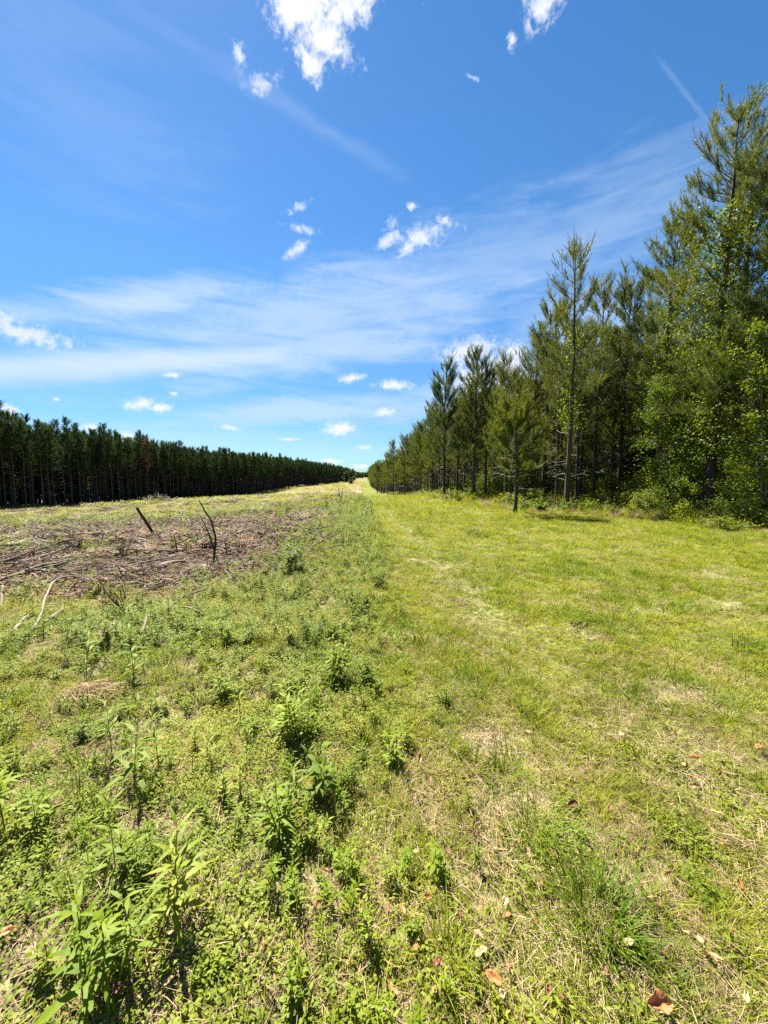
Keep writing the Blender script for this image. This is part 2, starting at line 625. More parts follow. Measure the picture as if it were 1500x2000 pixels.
def hz(x, y):
    x, y = np.asarray(x, float), np.asarray(y, float)
    near = 1 - sstep(25, 80, y)
    z = hz0(x, y)
    z = z + near * ((0.10 + .10 * (1 - sstep(-1, .3, x))) * (fbm(x * .8, y * .8, 31) - .5) + 0.05 * (fbm(x * 3.1, y * 3.1, 37, 3) - .5) * (1 - .5 * mown(x, y)))
    # the two shallow wheel ruts of the lane
    for off in (1.15, 4.5):
        c = off - 0.035 * y + 0.3 * np.sin(y * .16 + off)
        z = z - 0.05 * np.exp(-((x - c) / .3) ** 2) * (1 - sstep(40, 60, y))
    return z


def H(x, y):
    return float(hz(np.array([x]), np.array([y]))[0])


def at(px, py):
    """Where the ray through a spot of the photograph meets the ground."""
    r = ray(px, py)
    y = np.concatenate([np.linspace(.6, 12, 700), np.linspace(12.05, 140, 1500)])
    x = r.x * y / r.y
    z = EYE + r.z * y / r.y
    k = np.argmax(z <= hz(x, y))
    return float(x[k]), float(y[k]), float(hz(x[k:k + 1], y[k:k + 1])[0])


def axis(segs):
    out = []
    for a, b, st in segs:
        out.append(np.arange(a, b, st))
    out.append([segs[-1][1]])
    return np.concatenate(out)


xs = axis([(-2500, -400, 300), (-400, -120, 40), (-120, -30, 6), (-30, -8, .8), (-8, 8, .09), (8, 20, .4), (20, 60, 3), (60, 400, 40), (400, 2500, 300)])
ys = axis([(-30, -2, 3), (-2, 0, .4), (0, 7, .08), (7, 16, .2), (16, 40, .7), (40, 120, 2), (120, 400, 8), (400, 1000, 40), (1000, 2200, 200)])
GX, GY = np.meshgrid(xs, ys)
GZ = hz(GX, GY)
mb = MB()
nx, ny = len(xs), len(ys)
ii = (np.arange(ny - 1)[:, None] * nx + np.arange(nx - 1)[None]).reshape(-1)
mb.add(np.stack([GX, GY, GZ], -1).reshape(-1, 3), [np.stack([ii, ii + 1, ii + nx + 1, ii + nx], 1)])

m, nt, out = mat_new('ground_soil')
L = nt.links
geo = nn(nt, 'ShaderNodeNewGeometry')


def gnoise(scale, detail=6, rough=.65):
    n = nn(nt, 'ShaderNodeTexNoise')
    n.inputs['Scale'].default_value = scale
    n.inputs['Detail'].default_value = detail
    n.inputs['Roughness'].default_value = rough
    L.new(geo.outputs['Position'], n.inputs['Vector'])
    return n.outputs[0]


def gattr(nm):
    a = nn(nt, 'ShaderNodeAttribute')
    a.attribute_name = nm
    return a.outputs['Fac']


def gmix(f, a, b):
    n = nn(nt, 'ShaderNodeMix', data_type='RGBA')
    L.new(f, n.inputs[0])
    L.new(a, n.inputs[6])
    L.new(b, n.inputs[7])
    return n.outputs[2]


def gmul(a, b, op='MULTIPLY'):
    n = nn(nt, 'ShaderNodeMath', operation=op, use_clamp=True)
    L.new(a, n.inputs[0])
    if isinstance(b, float):
        n.inputs[1].default_value = b
    else:
        L.new(b, n.inputs[1])
    return n.outputs[0]


def gsharp(a, lo, hi):
    n = nn(nt, 'ShaderNodeMapRange', interpolation_type='SMOOTHSTEP')
    L.new(a, n.inputs['Value'])
    n.inputs['From Min'].default_value = lo
    n.inputs['From Max'].default_value = hi
    return n.outputs[0]


nA, nB, nC = gnoise(1.1), gnoise(14), gnoise(120, 3)
soil = ramp(nt, nB, [(.25, (.035, .026, .018)), (.45, (.10, .075, .05)), (.6, (.22, .17, .11)), (.78, (.38, .31, .215))])
green = ramp(nt, nB, [(.3, (.035, .048, .009)), (.5, (.10, .12, .018)), (.7, (.2, .2, .04))])
brn = ramp(nt, nB, [(.25, (.06, .032, .02)), (.45, (.17, .10, .06)), (.6, (.27, .18, .115)), (.8, (.40, .30, .205))])
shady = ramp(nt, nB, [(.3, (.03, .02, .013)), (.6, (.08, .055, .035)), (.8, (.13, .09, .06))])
sand = ramp(nt, nB, [(.3, (.26, .21, .15)), (.6, (.40, .34, .26)), (.8, (.48, .42, .34))])
gsel = gsharp(gmul(gattr('green'), nA, 'ADD'), .62, .95)
c = gmix(gsel, soil, green)
c = gmix(gattr('brown'), c, brn)
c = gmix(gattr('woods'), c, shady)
c = gmix(gsharp(gmul(gattr('sandy'), nB, 'ADD'), .75, 1.5), c, sand)
gp = nn(nt, 'ShaderNodeBsdfPrincipled')
L.new(c, gp.inputs['Base Color'])
gp.inputs['Roughness'].default_value = .95
gp.inputs['Specular IOR Level'].default_value = .1
bp = nn(nt, 'ShaderNodeBump')
bp.inputs['Strength'].default_value = .7
bp.inputs['Distance'].default_value = .03
L.new(gmul(nB, nC, 'ADD'), bp.inputs['Height'])
L.new(bp.outputs[0], gp.inputs['Normal'])
L.new(gp.outputs[0], out.inputs['Surface'])
M_SOIL = m

ground = mb.obj('ground', [M_SOIL], smooth=True)
tag(ground, 'sandy grassy ground rolling away to a far low rise', 'ground', kind='structure')


def sandy(x, y):
    s = np.zeros_like(np.asarray(x, float))
    for (px, py, r) in [(925, 1158, .33), (880, 1330, .16), (1280, 1195, .25), (1410, 1180, .35), (960, 1450, .22), (1120, 1350, .16), (840, 1100, .4),
                        (1330, 1345, .25), (1400, 1120, .5), (1250, 1640, .2)]:
        x0, y0, z0 = SPOT[(px, py)]
        s = np.maximum(s, 1 - sstep(.3, 1.0, np.hypot((x - x0) / (r * 1.5), (y - y0) / r) + .8 * (fbm(x * 4, y * 4, 55) - .5)))
    return s * (.35 + .65 * sstep(.3, .6, fbm(x * 5, y * 5, 58)))


SPOT = {}
for (px, py) in [(925, 1158), (880, 1330), (1280, 1195), (1410, 1180), (960, 1450), (1120, 1350), (840, 1100), (1330, 1345), (1400, 1120), (680, 1650), (1250, 1640), (230, 1860), (640, 1930), (450, 1730)]:
    SPOT[(px, py)] = at(px, py)

gx, gy = GX.ravel(), GY.ravel()
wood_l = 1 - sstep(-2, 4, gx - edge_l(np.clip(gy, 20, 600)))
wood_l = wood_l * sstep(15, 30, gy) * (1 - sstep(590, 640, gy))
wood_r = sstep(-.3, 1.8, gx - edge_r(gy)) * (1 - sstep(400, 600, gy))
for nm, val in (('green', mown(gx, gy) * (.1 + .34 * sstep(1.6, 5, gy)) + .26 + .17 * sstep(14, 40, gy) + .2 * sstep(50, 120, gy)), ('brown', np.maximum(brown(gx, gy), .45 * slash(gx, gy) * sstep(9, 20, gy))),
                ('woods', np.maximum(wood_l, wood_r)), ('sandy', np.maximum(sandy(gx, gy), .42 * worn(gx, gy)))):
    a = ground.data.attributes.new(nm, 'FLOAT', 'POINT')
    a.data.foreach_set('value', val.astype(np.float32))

# the far sandy wheel tracks climbing the rise
mb = MB()
for (p0, p1, w) in (((698, 966, 140), (699.5, 947.5, 300), .5), ((704.5, 966, 140), (703, 948, 300), .4)):
    a, b = pix(*p0), pix(*p1)
    t = np.linspace(-.25, 1.0, 60)
    X, Y = a[0] + (b[0] - a[0]) * t, a[1] + (b[1] - a[1]) * t
    X = X + .25 * np.sin(Y * .06)
    ww = w * (1 + .4 * (vnoise(Y * .1, Y * 0, 4) - .5))
    V = np.stack([np.stack([X - ww, Y, hz(X - ww, Y) + .06], 1), np.stack([X + ww, Y, hz(X + ww, Y) + .06], 1)], 1).reshape(-1, 3)
    k = np.arange(59) * 2
    mb.add(V, [np.stack([k, k + 1, k + 3, k + 2], 1)])
m, nt, out = mat_new('track_sand')
L = nt.links
geo = nn(nt, 'ShaderNodeNewGeometry')
sc = ramp(nt, gnoise(.8), [(.3, (.13, .108, .08)), (.7, (.21, .18, .14))])
gp = nn(nt, 'ShaderNodeBsdfPrincipled')
L.new(sc, gp.inputs['Base Color'])
gp.inputs['Roughness'].default_value = .95
L.new(gp.outputs[0], out.inputs['Surface'])
tr = mb.obj('path', [m])
tag(tr, 'pale sandy wheel tracks running up the far rise', 'path', kind='structure')


# ------------------------------------------------------------------ scattering (ground cover nobody could count)
def proto_coll(name, meshes):
    c = bpy.data.collections.new(name)
    for i, me in enumerate(meshes):
        o = bpy.data.objects.new("%s_%02d" % (name, i), me)
        c.objects.link(o)
    return c


def scatter(name, P, meshes, scl, rot, pick, label, cat):
    me = bpy.data.meshes.new(name)
    N = len(P)
    me.vertices.add(N)
    me.vertices.foreach_set('co', P.astype(np.float32).ravel())
    a = me.attributes.new('scl', 'FLOAT', 'POINT')
    a.data.foreach_set('value', np.broadcast_to(scl, (N,)).astype(np.float32))
    a = me.attributes.new('rot', 'FLOAT_VECTOR', 'POINT')
    a.data.foreach_set('vector', rot.astype(np.float32).ravel())
    a = me.attributes.new('pick', 'INT', 'POINT')
    a.data.foreach_set('value', pick.astype(np.int32))
    o = bpy.data.objects.new(name, me)
    COL.objects.link(o)
    g = bpy.data.node_groups.new(name, 'GeometryNodeTree')
    g.interface.new_socket('Geometry', in_out='INPUT', socket_type='NodeSocketGeometry')
    g.interface.new_socket('Geometry', in_out='OUTPUT', socket_type='NodeSocketGeometry')
    gi, go = g.nodes.new('NodeGroupInput'), g.nodes.new('NodeGroupOutput')
    ci = g.nodes.new('GeometryNodeCollectionInfo')
    ci.inputs['Collection'].default_value = proto_coll(name + '_kinds', meshes)
    ci.inputs['Separate Children'].default_value = True
    ci.inputs['Reset Children'].default_value = True
    ip = g.nodes.new('GeometryNodeInstanceOnPoints')
    ip.inputs['Pick Instance'].default_value = True

    def attr(nm, t):
        n = g.nodes.new('GeometryNodeInputNamedAttribute')
        n.data_type = t
        n.inputs['Name'].default_value = nm
        return n.outputs[0]
    er = g.nodes.new('FunctionNodeEulerToRotation')
    g.links.new(attr('rot', 'FLOAT_VECTOR'), er.inputs[0])
    g.links.new(gi.outputs[0], ip.inputs['Points'])
    g.links.new(ci.outputs[0], ip.inputs['Instance'])
    g.links.new(attr('pick', 'INT'), ip.inputs['Instance Index'])
    g.links.new(er.outputs[0], ip.inputs['Rotation'])
    g.links.new(attr('scl', 'FLOAT'), ip.inputs['Scale'])
    g.links.new(ip.outputs[0], go.inputs[0])
    md = o.modifiers.new('scatter', 'NODES')
    md.node_group = g
    tag(o, label, cat, kind='stuff')
    return o


def field(rings, prob, side=1.25, pad=3.0, y0=.5):
    """Random points of the visible wedge, thinned by prob(x, y); each ring = (near, far, per m2, scale)."""
    PX, PY, SC = [], [], []
    for a, b, den, sc in rings:
        wmax = side * b + pad
        n = int(den * (b - a) * 2 * wmax)
        y = NR.uniform(a, b, n)
        x = NR.uniform(-wmax, wmax, n)
        k = np.abs(x) < side * y + pad
        x, y = x[k], y[k]
        k = NR.uniform(0, 1, len(x)) < prob(x, y)
        PX.append(x[k])
        PY.append(y[k])
        SC.append(np.full(k.sum(), sc))
    x, y, s = np.concatenate(PX), np.concatenate(PY), np.concatenate(SC)
    return x, y, s


def lay(name, rings, prob, meshes, label, cat, smin=.7, smax=1.3, tilt=.15, sink=0.0, size=None):
    x, y, s = field(rings, prob)
    N = len(x)
    sc = s * NR.uniform(smin, smax, N)
    if size is not None:
        sc = sc * size(x, y)
    P = np.stack([x, y, hz(x, y) - sink], 1)
    rot = np.stack([NR.normal(0, tilt, N), NR.normal(0, tilt, N), NR.uniform(0, 6.283, N)], 1)
    return scatter(name, P, meshes, sc, rot, NR.integers(0, len(meshes), N), label, cat)


def tuft(n, rad, h0, h1, w, spread, droop, mat, mats=None, prof=BLADE):
    mb = MB()
    a = NR.uniform(0, 6.283, n)
    r = rad * np.sqrt(NR.uniform(0, 1, n))
    base = np.stack([r * np.cos(a), r * np.sin(a), np.full(n, -.01)], 1)
    b = a + NR.normal(0, .9, n)
    sp = np.abs(NR.normal(0, spread, n)) + .08
    d = np.stack([np.cos(b) * sp, np.sin(b) * sp, np.ones(n)], 1)
    up = np.stack([-np.cos(b), -np.sin(b), sp], 1)       # lean outwards
    leaves(mb, base, d, up, NR.uniform(h0, h1, n), NR.uniform(.7, 1.3, n) * w, -NR.uniform(.2, 1, n) * droop * -1, prof)
    return mb.mesh('tuft', [mat])


def weed_mesh(h, n, ll, lw, mats, lean=.12, bend=.5, elev=.5, sides=4, r=.003, bushy=0, prof=LEAF):
    """A stem with lance-shaped leaves spiralling up it."""
    ms, mf = MB(), MB()
    stems = [(np.zeros(3), NR.uniform(-lean, lean, 2), h)]
    for k in range(bushy):
        stems.append((np.array([*NR.uniform(-.03, .03, 2), 0]), NR.uniform(-lean * 3.5, lean * 3.5, 2), h * NR.uniform(.55, .95)))
    for b0, ln, hh in stems:
        t = np.linspace(0, 1, 6)
        pts = b0 + np.stack([ln[0] * hh * t ** 1.4, ln[1] * hh * t ** 1.4, hh * t], 1)
        tube(ms, pts, np.linspace(r, r * .35, 6), sides)
        tt = np.sort(NR.uniform(.12, 1.0, n)) ** .85
        tt[-4:] = NR.uniform(.95, 1.0, 4)
        a = np.arange(n) * 2.4 + NR.normal(0, .25, n)
        base = np.stack([np.interp(tt, t, pts[:, i]) for i in range(3)], 1)
        el = elev * (.35 + tt * 1.0) + NR.normal(0, .15, n)
        d = np.stack([np.cos(a) * np.cos(el), np.sin(a) * np.cos(el), np.sin(el)], 1)
        up = np.stack([-np.cos(a) * np.sin(el), -np.sin(a) * np.sin(el), np.cos(el)], 1)
        Ls = ll * (1.15 - .55 * tt) * NR.uniform(.75, 1.2, n)
        leaves(mf, base, d, up, Ls, Ls * lw * NR.uniform(.8, 1.2, n), NR.uniform(.3, 1, n) * bend, prof, 0, .25)
    return ms, mf


def joined(ms, mf, mats):
    mb = MB()
    for v in ms.v:
        pass
    off = 0
    mb.v = ms.v + mf.v
    mb.f = [(f, 1) for f, _ in ms.f] + [(f + ms.n, 0) for f, _ in mf.f]
    mb.n = ms.n + mf.n
    return mb.mesh('weed', mats)


def cover_mesh(n, rad, h, ll, lw, mat, prof=ROUND):
    mb = MB()
    a = NR.uniform(0, 6.283, n)
    r = rad * np.sqrt(NR.uniform(0, 1, n))
    base = np.stack([r * np.cos(a), r * np.sin(a), h * NR.uniform(.05, 1, n) * (1 - .6 * (r / rad) ** 2)], 1)
    el = NR.uniform(-.3, .9, n)
    b = NR.uniform(0, 6.283, n)
    d = np.stack([np.cos(b) * np.cos(el), np.sin(b) * np.cos(el), np.sin(el)], 1)
    up = np.stack([-np.cos(b) * np.sin(el), -np.sin(b) * np.sin(el), np.cos(el)], 1)
    leaves(mb, base, d, up, NR.uniform(.6, 1.2, n) * ll, NR.uniform(.7, 1.2, n) * ll * lw, NR.uniform(0, .5, n), prof)
    return mb.mesh('cover', [mat])


def flat_mesh(n, rad, l0, l1, w, mat, zmax=.02, thick=False):
    mb = MB()
    base = np.stack([NR.uniform(-rad, rad, n), NR.uniform(-rad, rad, n), NR.uniform(.002, zmax, n)], 1)
    b = NR.uniform(0, 6.283, n)
    el = NR.normal(.05, .16, n)
    d = np.stack([np.cos(b) * np.cos(el), np.sin(b) * np.cos(el), np.sin(el)], 1)
    up = np.stack([-np.cos(b) * np.sin(el), -np.sin(b) * np.sin(el), np.cos(el)], 1) + NR.normal(0, .4, (n, 3))
    leaves(mb, base, d, up, NR.uniform(l0, l1, n), NR.uniform(.6, 1.5, n) * w, NR.uniform(-.2, .4, n), [.8, 1, .4])
    return mb.mesh('flat', [mat])


T_LAWN = [tuft(26, .07, .03, .085, .0042, .8, .5, M_GRASS) for k in range(4)] + [tuft(22, .06, .05, .13, .0045, .55, .6, M_GRASS) for k in range(2)]
T_LUSH = [tuft(30, .06, .06, .15, .0055, .6, .6, M_GRASSY) for k in range(4)]
T_STRAW = [flat_mesh(40, .10, .03, .10, .0021, M_STRAW) for k in range(4)] + [tuft(22, .05, .04, .10, .0022, 1.0, .6, M_STRAW) for k in range(2)]
T_TALL = [tuft(46, .10, .3, .75, .010, .35, .8, mm) for mm in (M_GRASS, M_GRASS, M_STRAW, M_GRASSY)]
T_COVER = [cover_mesh(70, .09, .06, .018, .7, M_COVER) for k in range(3)] + [cover_mesh(46, .09, .08, .028, .40, M_COVER, LEAF) for k in range(2)]
T_MOSS = [cover_mesh(220, .10, .10, .012, .4, M_MOSS, LEAF) for k in range(3)]
T_WEED = [joined(*weed_mesh(NR.uniform(.16, .3), 22, .075, .24, None, bushy=1), [M_WEED, M_TWIG]) for k in range(3)] + \
         [joined(*weed_mesh(NR.uniform(.12, .22), 16, .06, .42, None, bushy=2), [M_COVER, M_TWIG]) for k in range(2)] + \
         [joined(*weed_mesh(NR.uniform(.2, .34), 26, .09, .14, None, bushy=1), [M_WEED, M_TWIG])]
T_LITTER = [flat_mesh(46, .16, .04, .22, .010, M_LITTER, .05) for k in range(3)] + [flat_mesh(26, .18, .08, .30, .012, M_STICK_P, .07), flat_mesh(26, .18, .08, .35, .014, M_STICK_G, .07)]
T_CHIP = [flat_mesh(30, .35, .15, .8, .025, M_STICK_P, .16) for k in range(2)] + [flat_mesh(40, .35, .1, .6, .03, M_STICK_P, .12)]
T_FAR = [cover_mesh(60, .45, .32, .15, .35, M_COVER, LEAF), cover_mesh(60, .45, .28, .15, .35, M_GRASS, LEAF), cover_mesh(60, .4, .22, .14, .35, M_MOSS, LEAF)]


def wedge_r(x, y):
    return 1 - sstep(.5, 3.5, x - edge_r(y))


def p_lawn(x, y):
    n = fbm(x * 1.6, y * 1.6, 41)
    return np.clip(mown(x, y) * (.5 + 1.0 * sstep(.34, .56, n)) + (1 - mown(x, y)) * (1 - .75 * slash(x, y)) * .3 * sstep(.4, .6, n), 0, 1) * (1 - .6 * sandy(x, y)) * (1 - .5 * worn(x, y)) * wedge_r(x, y)


def p_lush(x, y):
    n = fbm(x * 1.1, y * 1.1, 43)
    m = mown(x, y)
    return np.clip((m * sstep(.5, .66, n) * .6 + (1 - m) * .35 * sstep(.4, .65, n) * (1 - brown(x, y))), 0, 1) * (1 - .5 * sandy(x, y)) * wedge_r(x, y)


def p_straw(x, y):
    n = fbm(x * 1.9, y * 1.9, 47)
    return np.clip(.22 + .85 * sstep(.45, .66, n) + .45 * (1 - sstep(1.5, 4, y)) * sstep(-.9, .2, x) + .2 * (1 - sstep(1.3, 1.9, y)) + .3 * worn(x, y), 0, 1) * (1 - brown(x, y)) * (1 - .45 * mown(x, y) * sstep(3.5, 6, y)) * wedge_r(x, y) * (1 + .3 * sandy(x, y))


def left_veg(x, y):
    return (1 - mown(x, y)) * (x < lane_l(x, y) + .6)


def p_cover(x, y):
    n = fbm(x * 1.3, y * 1.3, 61)
    v = left_veg(x, y) * (.22 + 1.0 * sstep(.42, .56, n)) * (1 - .25 * (1 - sstep(1.5, 2.6, y))) * (1 - .7 * brown(x, y)) * (1 - .3 * slash(x, y))
    return np.clip(v + mown(x, y) * .22 * sstep(.5, .62, n), 0, 1) * (1 - .5 * sandy(x, y))


def p_weed(x, y):
    n = fbm(x * .9, y * .9, 67)
    v = left_veg(x, y) * (.3 + .8 * sstep(.36, .56, n)) * (1 - .8 * brown(x, y)) * (1 - .55 * slash(x, y))
    band = np.exp(-((x - (-.75 - .05 * y)) / 1.1) ** 2) * sstep(3, 4.5, y) * 1.3
    return np.clip(v + band * (1 - mown(x, y)), 0, 1)


def p_moss(x, y):
    n = fbm(x * 1.0 + 9, y * 1.0, 71)
    return left_veg(x, y) * sstep(.45, .57, n) * (1 - slash(x, y)) * sstep(1.4, 2.2, y)


lay('grass', [(-2.5, .7, 420, .8), (.7, 3.5, 520, .8), (3.5, 8, 260, .9), (8, 18, 80, 1.35), (18, 45, 16, 2.6)], p_lawn, T_LAWN, 'short yellow-green mown grass of the lane', 'grass')
lay('lush_grass', [(-2.5, .7, 120, .9), (.7, 3.5, 170, .9), (3.5, 8, 80, 1.05), (8, 18, 24, 1.5), (18, 45, 6, 2.4)], p_lush, T_LUSH, 'taller fresh green grass growing in patches', 'grass', .6, 1.4)
lay('dead_grass', [(-2.5, .7, 260, .8), (.7, 3.5, 330, .8), (3.5, 8, 110, 1.1), (8, 18, 26, 1.7), (18, 45, 4, 3)], p_straw, T_STRAW, 'dry tan straw lying between the green blades', 'dead grass')
lay('ground_cover', [(-2.5, .7, 200, .75), (.7, 3.5, 300, .75), (3.5, 8, 150, 1.0), (8, 18, 32, 1.6)], p_cover, T_COVER, 'low small-leaved green ground cover on the sandy soil', 'ground cover')
lay('undergrowth', [(.9, 3.5, 60, .5), (3.5, 8, 70, .7), (8, 18, 28, 1.1), (18, 40, 5, 2.2)], p_weed, T_WEED, 'leafy green weeds growing beside the mown lane', 'weeds', .6, 1.25)
lay('feathery_weeds', [(1.2, 3.5, 85, .9), (3.5, 8, 55, 1.2), (8, 14, 14, 1.6)], p_moss, T_MOSS, 'feathery pale yellow-green weed cushions in the left foreground', 'weeds')
lay('slash_litter', [(4, 8, 80, 1.0), (8, 18, 36, 1.5), (18, 40, 6, 2.2)], lambda x, y: np.clip(brown(x, y) + .3 * slash(x, y) * sstep(.4, .6, fbm(x * .4, y * .5, 88)), 0, 1), T_LITTER, 'brown bark and needle litter left by the logging', 'litter', .6, 1.4)



def twig_mesh(n, rad, l0, l1, r0, mats, seed):
    r = np.random.default_rng(seed)
    mb = MB()
    for k in range(n):
        c = np.array([r.uniform(-rad, rad), r.uniform(-rad, rad), r.uniform(.01, .10)])
        a = r.normal(0, .7) + (3.14 if r.uniform() < .5 else 0)
        ln = r.uniform(l0, l1) * .5
        d = np.array([math.cos(a), math.sin(a), r.normal(.05, .16)]) * ln
        q = r.uniform(.5, 1.3) * r0
        tube(mb, np.stack([c - d, c + r.normal(0, .03, 3) * ln, c + d]), [q, q * .8, q * .4], 4, int(r.integers(0, len(mats))), False)
    return mb.mesh('twigs', mats)


TW = [twig_mesh(22, .45, .15, .9, .008, [M_STICK_G, M_STICK_P, M_STICK_D, M_STICK_G], 60 + i) for i in range(4)]
lay('slash_twigs', [(4.2, 9, 6.0, .8), (9, 20, 2.4, 1.1), (20, 45, 1.0, 1.5), (45, 80, .15, 2.2)], lambda x, y: np.clip(slash(x, y) * (.25 + .75 * sstep(.42, .6, fbm(x * .5, y * .6, 87))) + .5 * brown(x, y), 0, 1), TW,
    'fine grey and brown broken twigs littering the cleared strip', 'twigs', .6, 1.3)


def p_field(x, y):
    return slash(x, y) * (x > edge_l(np.clip(y, 20, 600)) - 1) * sstep(6, 12, y)


lay('field_weeds', [(6, 12, 3.5, .42), (12, 30, 3.2, .65), (30, 70, .9, 1.4), (70, 160, .2, 2.6), (160, 420, .03, 4.5)], lambda x, y: p_field(x, y) * (.2 + .8 * sstep(.44, .6, fbm(x * .16, y * .4, 81))), T_FAR, 'low green regrowth across the cleared field', 'weeds', .6, 1.3)
lay('field_debris', [(8, 30, 1.8, .8), (30, 70, .5, 1.4), (70, 160, .1, 2.4)], lambda x, y: p_field(x, y) * (.25 + .75 * sstep(.45, .6, fbm(x * .13, y * .4, 83))), T_CHIP, 'grey broken twigs strewn over the cleared field', 'debris', .6, 1.4)
lay('lane_far_grass', [(40, 70, 3, 1.0), (70, 150, .7, 1.6), (150, 400, .05, 4)], lambda x, y: mown(x, y) * .8, T_FAR[:2] + [T_FAR[1]], 'yellow-green grass where the lane goes over the crest', 'grass', .4, .8, size=lambda x, y: np.full(len(x), .7))

lay('needle_litter', [(9, 22, 16, 1.3), (22, 45, 4, 1.8)], lambda x, y: sstep(-1.6, -.2, x - edge_r(y)) * (1 - sstep(2.5, 5, x - edge_r(y))) * sstep(.35, .6, fbm(x * .8, y * .8, 97)), T_LITTER[:3] + [T_STRAW[0]],
    'brown needle litter along the foot of the right-hand pines', 'litter', .6, 1.3)


def p_verge(x, y):
    d = x - edge_r(y)
    return sstep(-2.2, -.8, d) * (1 - sstep(1.5, 3.5, d)) * (.3 + .7 * sstep(.4, .6, fbm(x * .5, y * .5, 91)))


lay('tall_grass', [(9, 22, 7, .8), (22, 45, 4, 1.0), (45, 110, 1.2, 1.4)], p_verge, T_TALL, 'tall pale grass along the foot of the pine row', 'tall grass', .6, 1.2)
lay('woodland_undergrowth', [(9, 22, 5, 1.0), (22, 60, 1.6, 1.5)], lambda x, y: sstep(-1.3, 0, x - edge_r(y)) * (1 - .7 * sstep(3, 8, x - edge_r(y))) * sstep(.38, .6, fbm(x * .5, y * .5, 95)),
    [joined(*weed_mesh(.6, 46, .16, .4, None, bushy=4, lean=.3, r=.006), [M_BROAD, M_TWIG]), joined(*weed_mesh(.45, 40, .14, .5, None, bushy=5, lean=.35, r=.006), [M_COVER, M_TWIG]), T_TALL[1]],
    'leafy low plants at the edge of the right-hand pines', 'undergrowth', .5, 1.2)


